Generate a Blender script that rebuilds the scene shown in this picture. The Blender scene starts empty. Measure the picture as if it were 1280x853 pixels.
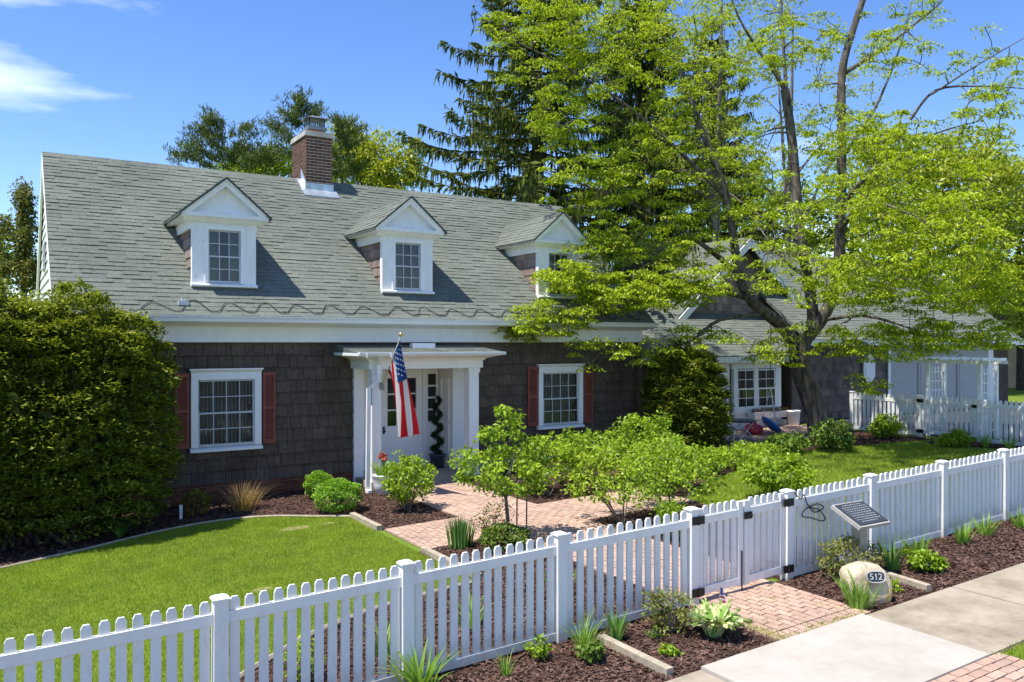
import bpy, math, random
import numpy as np
from mathutils import Vector, Matrix
random.seed(7)
rng = np.random.default_rng(7)
scene = bpy.context.scene
COL = scene.collection
R = math.radians

# ---------------------------------------------------------------- camera
CAM_H = 3.0
FPX, CXP, CYP = 1030.0, 640.0, 428.0          # calibrated on the 1280 px wide photograph
AX = np.array([1660.0, FPX]); AX /= np.hypot(*AX)
cam = bpy.data.cameras.new('camera')
cam.sensor_width = 36.0
cam.lens = 36.0 * FPX / 1280.0
cam.shift_y = 0.0012
cam.clip_start = 0.1
cam.clip_end = 3000
camo = bpy.data.objects.new('camera', cam)
camo.location = (0, 0, CAM_H)
camo.rotation_euler = (R(90), 0, -math.atan2(AX[1], AX[0]))
COL.objects.link(camo)
scene.camera = camo

# ---------------------------------------------------------------- sky and sun
SUN_EL, SUN_BACK = 66.0, -1.0                 # sun high, to the left (-X), in line with the house front
sd = Vector((-math.cos(R(SUN_EL)) * math.cos(R(SUN_BACK)), math.cos(R(SUN_EL)) * math.sin(R(SUN_BACK)), math.sin(R(SUN_EL))))
world = bpy.data.worlds.new('World'); scene.world = world
world.use_nodes = True
wn = world.node_tree; wn.nodes.clear()
def wnode(t, **k):
    n = wn.nodes.new(t)
    for a, b in k.items(): setattr(n, a, b)
    return n
sky = wnode('ShaderNodeTexSky', sky_type='NISHITA', sun_disc=False)
sky.sun_elevation = R(SUN_EL)
sky.sun_rotation = math.atan2(sd.x, sd.y)
sky.altitude = 150; sky.air_density = 1.0; sky.dust_density = 0.1; sky.ozone_density = 3.5
tc = wnode('ShaderNodeTexCoord')
mp = wnode('ShaderNodeMapping')
mp.inputs['Rotation'].default_value = (0, 0, R(31.8))
mp.inputs['Scale'].default_value = (1.5, 1.5, 6.5)
mp.inputs['Location'].default_value = (0.31, 0.0, 1.10)
nz = wnode('ShaderNodeTexNoise'); nz.inputs['Scale'].default_value = 1.5; nz.inputs['Detail'].default_value = 7; nz.inputs['Roughness'].default_value = .52
cr = wnode('ShaderNodeValToRGB'); cr.color_ramp.elements[0].position = .562; cr.color_ramp.elements[1].position = .87
mxw = wnode('ShaderNodeMix', data_type='RGBA'); mxw.inputs['B'].default_value = (9.5, 9.7, 10.2, 1)
bg = wnode('ShaderNodeBackground'); bg.inputs['Strength'].default_value = 0.105
wo = wnode('ShaderNodeOutputWorld')
L = wn.links.new
L(tc.outputs['Generated'], mp.inputs['Vector']); L(mp.outputs[0], nz.inputs['Vector']); L(nz.outputs['Fac'], cr.inputs[0])
L(cr.outputs[0], mxw.inputs['Factor']); L(sky.outputs[0], mxw.inputs['A']); hs = wnode('ShaderNodeHueSaturation'); hs.inputs['Hue'].default_value = .512; hs.inputs['Saturation'].default_value = 1.2; hs.inputs['Value'].default_value = 1.26
L(mxw.outputs['Result'], hs.inputs['Color']); L(hs.outputs[0], bg.inputs['Color'])
L(bg.outputs[0], wo.inputs['Surface'])
sun = bpy.data.lights.new('sun', 'SUN'); sun.energy = 4.4; sun.angle = R(0.53); sun.color = (1.0, .94, .84)
suno = bpy.data.objects.new('sun', sun); COL.objects.link(suno)
suno.rotation_euler = (-sd).to_track_quat('-Z', 'Y').to_euler()
suno.location = (-20, 10, 40)
vs = scene.view_settings
vs.view_transform = 'Standard'; vs.look = 'None'; vs.exposure = 0.82; vs.gamma = 1.0; vs.use_curve_mapping = False

# ---------------------------------------------------------------- measuring helpers (photo pixel -> place)
def ray(u, v):
    a = (u - CXP) / FPX; b = (CYP - v) / FPX
    return np.array([a * AX[0] + AX[1], -a * AX[1] + AX[0], b])
SLOPE, XREF = 0.032, 4.8
def gz(x): return SLOPE * (min(max(x, -6.0), 22.0) - XREF)
def gzn(x): return SLOPE * (np.clip(x, -6.0, 22.0) - XREF)
def on_ground(u, v):
    r = ray(u, v); t = (-CAM_H - SLOPE * XREF) / (r[2] - SLOPE * r[0]); p = r * t
    return (float(p[0]), float(p[1]))
def at_dist(u, v, d):
    r = ray(u, v) * d
    return np.array([r[0], r[1], r[2] + CAM_H])

# ---------------------------------------------------------------- materials
def newmat(name):
    m = bpy.data.materials.new(name); m.use_nodes = True
    nt = m.node_tree; nt.nodes.clear()
    out = nt.nodes.new('ShaderNodeOutputMaterial')
    return m, nt, out
def lin(c): return tuple(c) + (1.0,)
def rndval(nt):
    """a value per piece: face attribute on joined meshes, object random on single pieces"""
    a = nt.nodes.new('ShaderNodeAttribute'); a.attribute_name = 'rnd'
    o = nt.nodes.new('ShaderNodeObjectInfo')
    s = nt.nodes.new('ShaderNodeMath'); s.operation = 'ADD'
    nt.links.new(a.outputs['Fac'], s.inputs[0]); nt.links.new(o.outputs['Random'], s.inputs[1])
    f = nt.nodes.new('ShaderNodeMath'); f.operation = 'FRACT'
    nt.links.new(s.outputs[0], f.inputs[0])
    return f.outputs[0]
def ramp(nt, fac, cols, pos=None):
    r = nt.nodes.new('ShaderNodeValToRGB'); e = r.color_ramp.elements
    n = len(cols)
    while len(e) < n: e.new(.5)
    for i, c in enumerate(cols):
        e[i].position = pos[i] if pos else i / (n - 1); e[i].color = lin(c)
    nt.links.new(fac, r.inputs[0]); return r.outputs[0]
def noise(nt, scale, detail=4, rough=.6, vec=None, stretch=None, coord='Object'):
    t = nt.nodes.new('ShaderNodeTexCoord'); n = nt.nodes.new('ShaderNodeTexNoise')
    n.inputs['Scale'].default_value = scale; n.inputs['Detail'].default_value = detail; n.inputs['Roughness'].default_value = rough
    src = t.outputs[coord]
    if coord == 'World':
        g = nt.nodes.new('ShaderNodeNewGeometry'); src = g.outputs['Position']
    if stretch:
        m = nt.nodes.new('ShaderNodeMapping'); m.inputs['Scale'].default_value = stretch
        nt.links.new(src, m.inputs[0]); src = m.outputs[0]
    nt.links.new(src, n.inputs['Vector']); return n.outputs['Fac']
def wnoise(nt, scale, detail=4, rough=.6, stretch=None):
    g = nt.nodes.new('ShaderNodeNewGeometry'); n = nt.nodes.new('ShaderNodeTexNoise')
    n.inputs['Scale'].default_value = scale; n.inputs['Detail'].default_value = detail; n.inputs['Roughness'].default_value = rough
    src = g.outputs['Position']
    if stretch:
        m = nt.nodes.new('ShaderNodeMapping'); m.inputs['Scale'].default_value = stretch
        nt.links.new(src, m.inputs[0]); src = m.outputs[0]
    nt.links.new(src, n.inputs['Vector']); return n.outputs['Fac']
def mixc(nt, a, b, fac, mode='MIX'):
    m = nt.nodes.new('ShaderNodeMix'); m.data_type = 'RGBA'; m.blend_type = mode
    for key, val in (('Factor', fac), ('A', a), ('B', b)):
        s = m.inputs[key]
        if key != 'Factor': s = [q for q in m.inputs if q.name == key and q.type == 'RGBA'][0]
        else: s = [q for q in m.inputs if q.name == 'Factor' and q.type == 'VALUE'][0]
        if isinstance(val, (int, float)): s.default_value = val
        elif isinstance(val, tuple): s.default_value = lin(val)
        else: nt.links.new(val, s)
    return [q for q in m.outputs if q.type == 'RGBA'][0]
def principled(nt, out, col, rough=.7, bump=None, bstr=.3, bdist=.01, spec=.35, metal=0.0):
    p = nt.nodes.new('ShaderNodeBsdfPrincipled')
    if isinstance(col, tuple): p.inputs['Base Color'].default_value = lin(col)
    else: nt.links.new(col, p.inputs['Base Color'])
    p.inputs['Roughness'].default_value = rough; p.inputs['Specular IOR Level'].default_value = spec; p.inputs['Metallic'].default_value = metal
    if bump is not None:
        b = nt.nodes.new('ShaderNodeBump'); b.inputs['Strength'].default_value = bstr; b.inputs['Distance'].default_value = bdist
        nt.links.new(bump, b.inputs['Height']); nt.links.new(b.outputs[0], p.inputs['Normal'])
    nt.links.new(p.outputs[0], out.inputs[0]); return p
M = {}
def solid(name, col, rough=.6, var=.15, scale=3.0, bscale=40, bstr=.15, spec=.35, metal=0.0, stretch=None):
    m, nt, out = newmat(name)
    a = tuple(c * (1 - var) for c in col); b = tuple(min(1, c * (1 + var)) for c in col)
    n = wnoise(nt, scale, 6, .65, stretch)
    c = ramp(nt, n, [a, b], [.3, .7])
    principled(nt, out, c, rough, wnoise(nt, bscale, 3), bstr, .004, spec, metal)
    M[name] = m; return m
def pieces(name, cols, rough=.85, streak=None, dark=.55, bscale=60, bstr=.35, bdist=.004, spec=.2, wscale=2.0, wamt=.35):
    """material for many like pieces: colour varies from piece to piece, with grain and weathering"""
    m, nt, out = newmat(name)
    c = ramp(nt, rndval(nt), cols)
    g = wnoise(nt, 14.0, 6, .7, streak)
    c = mixc(nt, c, ramp(nt, g, [(dark,) * 3, (1.25,) * 3], [.28, .75]), 1.0, 'MULTIPLY')
    w = wnoise(nt, wscale, 4, .6)
    c = mixc(nt, c, ramp(nt, w, [(1 - wamt,) * 3, (1 + wamt,) * 3], [.3, .7]), 1.0, 'MULTIPLY')
    principled(nt, out, c, rough, wnoise(nt, bscale, 4, .7, streak), bstr, bdist, spec)
    M[name] = m; return m
def leafmat(name, cols, trans=.35, rough=.45, wscale=1.3):
    m, nt, out = newmat(name)
    c = ramp(nt, rndval(nt), cols)
    w = wnoise(nt, wscale, 3, .6)
    c = mixc(nt, c, ramp(nt, w, [(.75, .8, .75), (1.2, 1.15, 1.1)], [.3, .7]), 1.0, 'MULTIPLY')
    d = nt.nodes.new('ShaderNodeBsdfDiffuse'); t = nt.nodes.new('ShaderNodeBsdfTranslucent'); gl = nt.nodes.new('ShaderNodeBsdfGlossy')
    gl.inputs['Roughness'].default_value = rough; gl.inputs['Color'].default_value = (1, 1, 1, 1)
    tcx = mixc(nt, c, (1.15, 1.2, .55), 1.0, 'MULTIPLY')
    nt.links.new(c, d.inputs['Color']); nt.links.new(tcx, t.inputs['Color'])
    m1 = nt.nodes.new('ShaderNodeMixShader'); m1.inputs[0].default_value = trans
    nt.links.new(d.outputs[0], m1.inputs[1]); nt.links.new(t.outputs[0], m1.inputs[2])
    m2 = nt.nodes.new('ShaderNodeMixShader'); m2.inputs[0].default_value = .015
    nt.links.new(m1.outputs[0], m2.inputs[1]); nt.links.new(gl.outputs[0], m2.inputs[2])
    nt.links.new(m2.outputs[0], out.inputs[0])
    M[name] = m; return m

def white_paint(name, col=(.80, .80, .79), wear=.12, peel=False):
    m, nt, out = newmat(name)
    n = wnoise(nt, 5, 7, .7, (1, 1, .35))
    c = ramp(nt, n, [tuple(x * (1 - wear) for x in col), col], [.25, .6])
    if peel:
        pn = wnoise(nt, 16, 5, .7, (1, 1, .45))
        c = mixc(nt, c, (.34, .30, .25), ramp(nt, pn, [(0, 0, 0), (1, 1, 1)], [.66, .69]))
    principled(nt, out, c, .5, wnoise(nt, 60, 3), .08, .003, .4)
    M[name] = m
white_paint('white_paint', (.88, .87, .845), .09)
white_paint('peeling_white_paint', (.87, .86, .84), .14, True)
def vinyl():
    m, nt, out = newmat('white_vinyl')
    c = ramp(nt, rndval(nt), [(.72, .715, .695), (.775, .77, .75), (.75, .75, .735)])
    g = wnoise(nt, 9, 6, .75, (1, 1, .5)); c = mixc(nt, c, ramp(nt, g, [(.84, .83, .79), (1, 1, 1)], [.25, .5]), 1.0, 'MULTIPLY')
    tcn = nt.nodes.new('ShaderNodeTexCoord'); sx_ = nt.nodes.new('ShaderNodeSeparateXYZ'); nt.links.new(tcn.outputs['Object'], sx_.inputs[0])
    ad = nt.nodes.new('ShaderNodeMath'); ad.operation = 'MULTIPLY_ADD'; ad.inputs[1].default_value = -.45; nt.links.new(wnoise(nt, 14, 6, .75), ad.inputs[0]); nt.links.new(sx_.outputs['Z'], ad.inputs[2])
    mr = nt.nodes.new('ShaderNodeMapRange'); mr.inputs['From Min'].default_value = .02; mr.inputs['From Max'].default_value = -.20; mr.inputs['To Max'].default_value = .55; nt.links.new(ad.outputs[0], mr.inputs[0])
    c = mixc(nt, c, (.34, .30, .24), mr.outputs[0])
    principled(nt, out, c, .45, wnoise(nt, 30, 3, .5, (1, 1, .2)), .06, .004, .4); M['white_vinyl'] = m
vinyl()
white_paint('cream_siding', (.66, .64, .56), .12)
solid('white_metal', (.80, .81, .82), .35, .05)
pieces('dark_shake', [(.115, .088, .067), (.135, .104, .08), (.122, .093, .071), (.155, .120, .093), (.118, .091, .071)], .9, (5, 5, .25), .35, 60, .6, .006, .15, 1.1, .3)
pieces('weathered_shake', [(.26, .19, .155), (.36, .28, .235), (.21, .16, .135), (.30, .22, .18)], .9, (4, 4, .25), .5, 50, .5, .006, .15)
pieces('roof_shingle', [(.128, .143, .121), (.144, .16, .137), (.133, .148, .126), (.152, .168, .144), (.138, .153, .131)], .95, None, .8, 260, .5, .003, .15, .55, .14)
solid('roof_underlay', (.10, .115, .105), .95, .2)
pieces('chimney_brick', [(.13, .06, .042), (.19, .088, .058), (.095, .045, .034), (.155, .07, .048)], .9, None, .6)
solid('mortar', (.50, .43, .35), .95, .15)
pieces('foundation_brick', [(.16, .055, .035), (.21, .08, .05), (.12, .045, .03)], .9, None, .6)
pieces('paving_brick', [(.40, .275, .208), (.44, .31, .24), (.37, .245, .185), (.42, .29, .22), (.34, .24, .19)], .9, None, .85, 120, .4, .003, .2, 1.0, .14)
def paving_sand():
    m, nt, out = newmat('paving_sand')
    c = ramp(nt, wnoise(nt, 12, 6), [(.21, .15, .10), (.36, .27, .19)], [.3, .7])
    c = mixc(nt, c, (.10, .15, .03), ramp(nt, wnoise(nt, 2.3, 6, .7), [(0, 0, 0), (1, 1, 1)], [.5, .62]))
    principled(nt, out, c, .95, wnoise(nt, 60, 3), .4, .005, .1); M['paving_sand'] = m
paving_sand()
solid('flashing', (.50, .56, .60), .38, .25, 6, metal=.6)
solid('cap_metal', (.25, .26, .27), .45, .3, 8, metal=.7)
solid('cement', (.36, .345, .32), .9, .2, 4)
solid('shutter_red', (.225, .060, .040), .6, .18, 6)
solid('black_metal', (.012, .012, .013), .45, .2)
solid('cable_black', (.035, .036, .036), .6, .1)
solid('interior', (.028, .030, .033), .9, .3, 2)
solid('curtain', (.22, .225, .22), .9, .2, 6, stretch=(14, 14, .3))
solid('muntin_gray', (.50, .52, .54), .5, .06)
solid('edging_wood', (.36, .31, .23), .9, .3, 9, stretch=(1, 1, 1))
solid('terracotta', (.35, .15, .09), .85)
solid('white_ceramic', (.74, .74, .75), .35, .12, 5)
solid('blue_plastic', (.02, .16, .45), .35, .1)
solid('red_plastic', (.40, .03, .05), .4, .15)
solid('rope_white', (.62, .60, .55), .9)
solid('sign_face', (.035, .042, .05), .35, .2, 20)
solid('sign_text', (.45, .46, .46), .5)
solid('sign_post_tan', (.42, .38, .30), .8)
solid('brass', (.75, .55, .2), .3, .1, metal=.9)
solid('garage_white', (.40, .395, .38), .6, .06)
solid('neighbor_brick', (.46, .33, .26), .9, .2)
solid('stake_metal', (.08, .07, .06), .6)
solid('flag_red', (.52, .022, .03), .75, .08)
solid('flag_white', (.80, .80, .80), .8, .05)
solid('flag_blue', (.028, .075, .26), .75, .1)
def glass():
    m, nt, out = newmat('glass')
    gl = nt.nodes.new('ShaderNodeBsdfGlossy'); gl.inputs['Roughness'].default_value = .02; gl.inputs['Color'].default_value = (.9, .95, 1, 1)
    tr = nt.nodes.new('ShaderNodeBsdfTransparent'); tr.inputs['Color'].default_value = (.78, .82, .82, 1)
    fr = nt.nodes.new('ShaderNodeFresnel'); fr.inputs['IOR'].default_value = 1.6
    mx = nt.nodes.new('ShaderNodeMixShader')
    nt.links.new(fr.outputs[0], mx.inputs[0]); nt.links.new(tr.outputs[0], mx.inputs[1]); nt.links.new(gl.outputs[0], mx.inputs[2])
    nt.links.new(mx.outputs[0], out.inputs[0]); M['glass'] = m
glass()
def bark(name, a, b, sc=9):
    m, nt, out = newmat(name)
    n = wnoise(nt, sc, 7, .7, (1, 1, .22))
    c = ramp(nt, n, [a, b], [.35, .68])
    principled(nt, out, c, .95, wnoise(nt, sc * 2.2, 6, .75, (1, 1, .2)), .9, .03, .1); M[name] = m
bark('locust_bark', (.04, .033, .027), (.23, .20, .165))
bark('dark_bark', (.025, .020, .016), (.11, .09, .075))
bark('gray_bark', (.08, .07, .06), (.26, .23, .20))
def ground_mat(name, cols, sc, sc2, bstr=.6, bd=.03, rough=.95):
    m, nt, out = newmat(name)
    n = wnoise(nt, sc, 6, .65); n2 = wnoise(nt, sc2, 5, .7)
    c = ramp(nt, n, cols[:2], [.3, .7]); c2 = ramp(nt, n2, cols[2:], [.3, .7])
    c = mixc(nt, c, c2, .5)
    principled(nt, out, c, rough, n2, bstr, bd, .1); M[name] = m
ground_mat('bare_soil', [(.20, .19, .075), (.34, .30, .14), (.16, .17, .05), (.40, .35, .18)], 5, 40)
ground_mat('lawn_soil', [(.10, .16, .022), (.15, .22, .028), (.09, .14, .018), (.17, .25, .035)], .5, 18)
ground_mat('mulch', [(.058, .033, .026), (.09, .052, .04), (.03, .018, .015), (.13, .078, .06)], 2.0, 55, 1.0, .03)
ground_mat('asphalt', [(.05, .05, .05), (.075, .073, .07), (.04, .04, .04), (.09, .09, .085)], .6, 60)
pieces('mulch_chip', [(.05, .028, .022), (.12, .07, .052), (.08, .046, .035), (.18, .112, .085), (.065, .037, .028)], .95, None, .7)
leafmat('grass_blade', [(.17, .25, .018), (.27, .355, .026), (.34, .42, .034), (.22, .305, .02), (.42, .47, .07)], .36, .5, 2.2)
def concrete(name, a, b, spots=.5):
    m, nt, out = newmat(name)
    n = wnoise(nt, 1.6, 7, .7)
    c = ramp(nt, n, [a, b], [.3, .7])
    s = wnoise(nt, 55, 3, .8)
    c = mixc(nt, c, tuple(x * .55 for x in a), mixc(nt, (0, 0, 0), ramp(nt, s, [(0, 0, 0), (1, 1, 1)], [.64, .72]), spots))
    st = wnoise(nt, .8, 6, .75); c = mixc(nt, c, ramp(nt, st, [(1 - .5 * spots, 1 - .53 * spots, 1 - .6 * spots), (1.03, 1.03, 1.03)], [.30, .52]), 1.0, 'MULTIPLY')
    principled(nt, out, c, .9, wnoise(nt, 160, 4, .8), .35, .004, .2); M[name] = m
concrete('new_concrete', (.365, .33, .28), (.435, .40, .35), .12)
concrete('old_concrete', (.27, .23, .172), (.375, .325, .25), .55)
# foliage
leafmat('locust_leaf', [(.145, .215, .012), (.315, .42, .02), (.44, .54, .03), (.23, .32, .016), (.55, .62, .05)], .38)
leafmat('locust_leaf_dull', [(.24, .31, .04), (.34, .41, .05), (.40, .45, .08), (.28, .35, .045)], .45)
leafmat('yew_leaf', [(.06, .08, .016), (.14, .18, .024), (.28, .335, .036), (.10, .125, .02), (.45, .50, .06)], .36)
leafmat('hydrangea_leaf', [(.14, .235, .018), (.27, .40, .028), (.37, .51, .045), (.20, .32, .022)], .38)
leafmat('boxwood_leaf', [(.16, .32, .03), (.23, .41, .045), (.29, .47, .06)], .4)
leafmat('dark_shrub_leaf', [(.09, .16, .028), (.14, .22, .035), (.18, .28, .04)], .3)
leafmat('spruce_needle', [(.035, .052, .016), (.065, .092, .022), (.13, .165, .03), (.21, .24, .035)], .2)
leafmat('pine_needle', [(.05, .085, .036), (.08, .125, .05), (.13, .17, .055), (.18, .21, .055)], .2)
leafmat('far_leaf', [(.26, .32, .035), (.36, .42, .045), (.44, .47, .07), (.22, .27, .035)], .4)
leafmat('far_leaf_green', [(.15, .22, .03), (.22, .31, .04), (.28, .37, .05)], .4)
leafmat('ivy_leaf', [(.10, .12, .03), (.17, .18, .045), (.22, .20, .06)], .3)
leafmat('iris_leaf', [(.17, .31, .05), (.24, .40, .07), (.30, .46, .09)], .35)
leafmat('dark_iris_leaf', [(.09, .19, .045), (.13, .26, .06), (.17, .31, .075)], .3)
leafmat('gold_leaf', [(.22, .19, .03), (.30, .25, .04), (.16, .16, .03)], .35)
leafmat('dry_leaf', [(.34, .24, .12), (.44, .32, .17), (.30, .17, .08), (.25, .22, .06)], .3)
leafmat('hosta_green', [(.14, .29, .05), (.19, .36, .06), (.24, .42, .07)], .3)
leafmat('hosta_cream', [(.56, .60, .30), (.66, .67, .40)], .35)
leafmat('topiary_leaf', [(.012, .028, .010), (.025, .05, .015), (.04, .07, .02)], .2)
leafmat('bronze_leaf', [(.20, .20, .05), (.20, .27, .06), (.27, .22, .08), (.17, .24, .05)], .35)
leafmat('tulip_petal', [(.45, .08, .06), (.55, .16, .10), (.35, .06, .06)], .3)

# ---------------------------------------------------------------- mesh helpers
class MB:
    """collects polygons, links them as one mesh"""
    def __init__(s): s.v = []; s.f = []; s.m = []
    def add(s, verts, faces, mi=0):
        o = len(s.v); s.v += [tuple(map(float, q)) for q in verts]
        s.f += [tuple(i + o for i in fc) for fc in faces]; s.m += [mi] * len(faces); return s
    def box(s, x0, y0, z0, x1, y1, z1, mi=0):
        return s.add([(x0, y0, z0), (x1, y0, z0), (x1, y1, z0), (x0, y1, z0), (x0, y0, z1), (x1, y0, z1), (x1, y1, z1), (x0, y1, z1)],
                     [(0, 3, 2, 1), (4, 5, 6, 7), (0, 1, 5, 4), (1, 2, 6, 5), (2, 3, 7, 6), (3, 0, 4, 7)], mi)
    def hexa(s, b, t, mi=0):
        """b, t: four bottom and four top corners in the same turning sense"""
        return s.add(list(b) + list(t), [(0, 3, 2, 1), (4, 5, 6, 7), (0, 1, 5, 4), (1, 2, 6, 5), (2, 3, 7, 6), (3, 0, 4, 7)], mi)
    def prism(s, pts, d, mi=0):
        """pts: 3D polygon, extruded by the vector d"""
        n = len(pts); p2 = [tuple(a + b for a, b in zip(p, d)) for p in pts]
        fs = [tuple(range(n - 1, -1, -1)), tuple(range(n, 2 * n))] + [(i, (i + 1) % n, n + (i + 1) % n, n + i) for i in range(n)]
        return s.add(list(pts) + p2, fs, mi)
    def tube(s, pts, rad, n=6, cap=True, mi=0):
        pts = [np.asarray(p, float) for p in pts]
        if not hasattr(rad, '__len__'): rad = [rad] * len(pts)
        vs = []; k = len(pts)
        t = pts[1] - pts[0]; up = np.array([0, 0, 1.]) if abs(t[2]) < .9 * np.linalg.norm(t) else np.array([1., 0, 0])
        a = np.cross(t, up); a /= np.linalg.norm(a) + 1e-9
        for i in range(k):
            t = pts[min(i + 1, k - 1)] - pts[max(i - 1, 0)]; t = t / (np.linalg.norm(t) + 1e-9)
            a = a - t * np.dot(a, t); a /= np.linalg.norm(a) + 1e-9; b = np.cross(t, a)
            for j in range(n):
                w = 2 * math.pi * j / n; vs.append(pts[i] + rad[i] * (math.cos(w) * a + math.sin(w) * b))
        fs = [(i * n + j, i * n + (j + 1) % n, (i + 1) * n + (j + 1) % n, (i + 1) * n + j) for i in range(k - 1) for j in range(n)]
        if cap: fs += [tuple(range(n - 1, -1, -1)), tuple(range((k - 1) * n, k * n))]
        return s.add(vs, fs, mi)
    def lathe(s, prof, c, n=16, mi=0):
        vs = []; k = len(prof)
        for r, z in prof:
            for j in range(n):
                w = 2 * math.pi * j / n; vs.append((c[0] + r * math.cos(w), c[1] + r * math.sin(w), c[2] + z))
        fs = [(i * n + j, i * n + (j + 1) % n, (i + 1) * n + (j + 1) % n, (i + 1) * n + j) for i in range(k - 1) for j in range(n)]
        fs += [tuple(range(n - 1, -1, -1)), tuple(range((k - 1) * n, k * n))]
        return s.add(vs, fs, mi)
    def build_each(s, name, mat, parent=None, per=1, **tags):
        """one object for every `per` shapes added (each shape adds its own block of faces)"""
        out = []; comp = {}; par = list(range(len(s.v)))
        def root(i):
            while par[i] != i: par[i] = par[par[i]]; i = par[i]
            return i
        for fc in s.f:
            a = root(fc[0])
            for q in fc[1:]: par[root(q)] = a
        for fc, mi in zip(s.f, s.m): comp.setdefault(root(fc[0]), []).append((fc, mi))
        for k in sorted(comp):
            idx = sorted({q for fc, _ in comp[k] for q in fc}); mp_ = {q: i for i, q in enumerate(idx)}
            m2 = MB(); m2.v = [s.v[q] for q in idx]; m2.f = [tuple(mp_[q] for q in fc) for fc, _ in comp[k]]; m2.m = [mi for _, mi in comp[k]]
            out.append(m2.build(name, mat, parent, **tags))
        return out
    def mesh(s, name):
        me = bpy.data.meshes.new(name); me.from_pydata(s.v, [], s.f); me.update()
        if any(s.m): me.polygons.foreach_set('material_index', s.m)
        return me
    def build(s, name, mat, parent=None, smooth=False, **tags):
        return link(name, s.mesh(name), mat, parent, smooth, **tags)
def link(name, me, mat, parent=None, smooth=False, loc=None, scale=None, rot=None, **tags):
    o = bpy.data.objects.new(name, me)
    if mat is not None and len(me.materials) == 0:
        for q in (mat if isinstance(mat, (list, tuple)) else [mat]): me.materials.append(M[q] if isinstance(q, str) else q)
    if smooth: me.polygons.foreach_set('use_smooth', [True] * len(me.polygons))
    if loc is not None: o.location = loc
    if scale is not None: o.scale = scale
    if rot is not None: o.rotation_euler = rot
    COL.objects.link(o)
    if parent is not None:
        o.parent = parent
        if parent.type == 'EMPTY': o.matrix_parent_inverse = Matrix.Translation(parent.location).inverted()
    tag(o, **tags); return o
def tag(o, label=None, cat=None, group=None, kind=None):
    if label: o['label'] = label
    if cat: o['category'] = cat
    if group: o['group'] = group
    if kind: o['kind'] = kind
    return o
def thing(name, loc, label, cat, group=None):
    o = bpy.data.objects.new(name, None); o.location = loc; o.empty_display_size = .2
    COL.objects.link(o); return tag(o, label, cat, group)
def bulk(name, V, mat, parent=None, rnd=None, smooth=False, **tags):
    """V: (n, k, 3) array, n polygons of k corners, one mesh with a random value per polygon"""
    V = np.asarray(V, np.float32); n, k, _ = V.shape
    me = bpy.data.meshes.new(name)
    me.vertices.add(n * k); me.vertices.foreach_set('co', V.reshape(-1))
    me.loops.add(n * k); me.loops.foreach_set('vertex_index', np.arange(n * k, dtype=np.int32))
    me.polygons.add(n); me.polygons.foreach_set('loop_start', np.arange(0, n * k, k, dtype=np.int32))
    try: me.polygons.foreach_set('loop_total', np.full(n, k, np.int32))
    except Exception: pass
    me.update(calc_edges=True)
    at = me.attributes.new('rnd', 'FLOAT', 'FACE')
    at.data.foreach_set('value', (rng.random(n) if rnd is None else rnd).astype(np.float32))
    return link(name, me, mat, parent, smooth, **tags)
def unit(a):
    return a / (np.linalg.norm(a, axis=-1, keepdims=True) + 1e-9)
def leaves(c, d, L, W, up=None, fold=.25):
    """rhombic leaves: centre points c, pointing along d, folded a little along the midrib"""
    n = len(c); d = unit(d)
    if up is None: up = np.tile([0, 0, 1.], (n, 1)) + rng.normal(0, .5, (n, 3))
    s = unit(np.cross(d, up)); nn = np.cross(s, d)
    L = np.broadcast_to(np.asarray(L, float), (n,))[:, None]; W = np.broadcast_to(np.asarray(W, float), (n,))[:, None]
    a = c - d * L * .5; b = c + d * L * .5; m = c - d * L * .05 + nn * W * fold
    return np.stack([a, m + s * W * .5, b, m - s * W * .5], 1)
def inpoly(P, poly):
    x, y = P[:, 0], P[:, 1]; r = np.zeros(len(P), bool); n = len(poly)
    for i in range(n):
        x0, y0 = poly[i]; x1, y1 = poly[(i + 1) % n]
        c = ((y0 > y) != (y1 > y)) & (x < (x1 - x0) * (y - y0) / (y1 - y0 + 1e-12) + x0); r ^= c
    return r
def scatter(poly, n):
    p = np.array(poly); lo, hi = p.min(0), p.max(0)
    area = .5 * abs(sum(p[i][0] * p[(i + 1) % len(p)][1] - p[(i + 1) % len(p)][0] * p[i][1] for i in range(len(p))))
    m = int(n * (hi - lo).prod() / max(area, 1e-6) * 1.02) + 8
    q = rng.random((m, 2)) * (hi - lo) + lo
    return q[inpoly(q, poly)]
def sheet(name, poly, dz, mat, th=0.0, parent=None, **tags):
    mb = MB(); pts = [(x, y, gz(x) + dz) for x, y in poly]
    if th: mb.prism([(x, y, z - th) for x, y, z in pts], (0, 0, th))
    else: mb.add(pts, [tuple(range(len(pts)))])
    return mb.build(name, mat, parent, **tags)
def area2(p): return sum(p[i][0] * p[(i + 1) % len(p)][1] - p[(i + 1) % len(p)][0] * p[i][1] for i in range(len(p)))
def ccw(p): return p if area2(p) > 0 else p[::-1]
def smooth_line(pts, k=6):
    P = [np.array(p, float) for p in pts]; out = []
    for i in range(len(P) - 1):
        p0 = P[max(i - 1, 0)]; p1 = P[i]; p2 = P[i + 1]; p3 = P[min(i + 2, len(P) - 1)]
        for j in range(k):
            t = j / k; out.append(.5 * (2 * p1 + (p2 - p0) * t + (2 * p0 - 5 * p1 + 4 * p2 - p3) * t * t + (3 * p1 - p0 - 3 * p2 + p3) * t ** 3))
    out.append(P[-1]); return [tuple(map(float, q)) for q in out]

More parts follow.
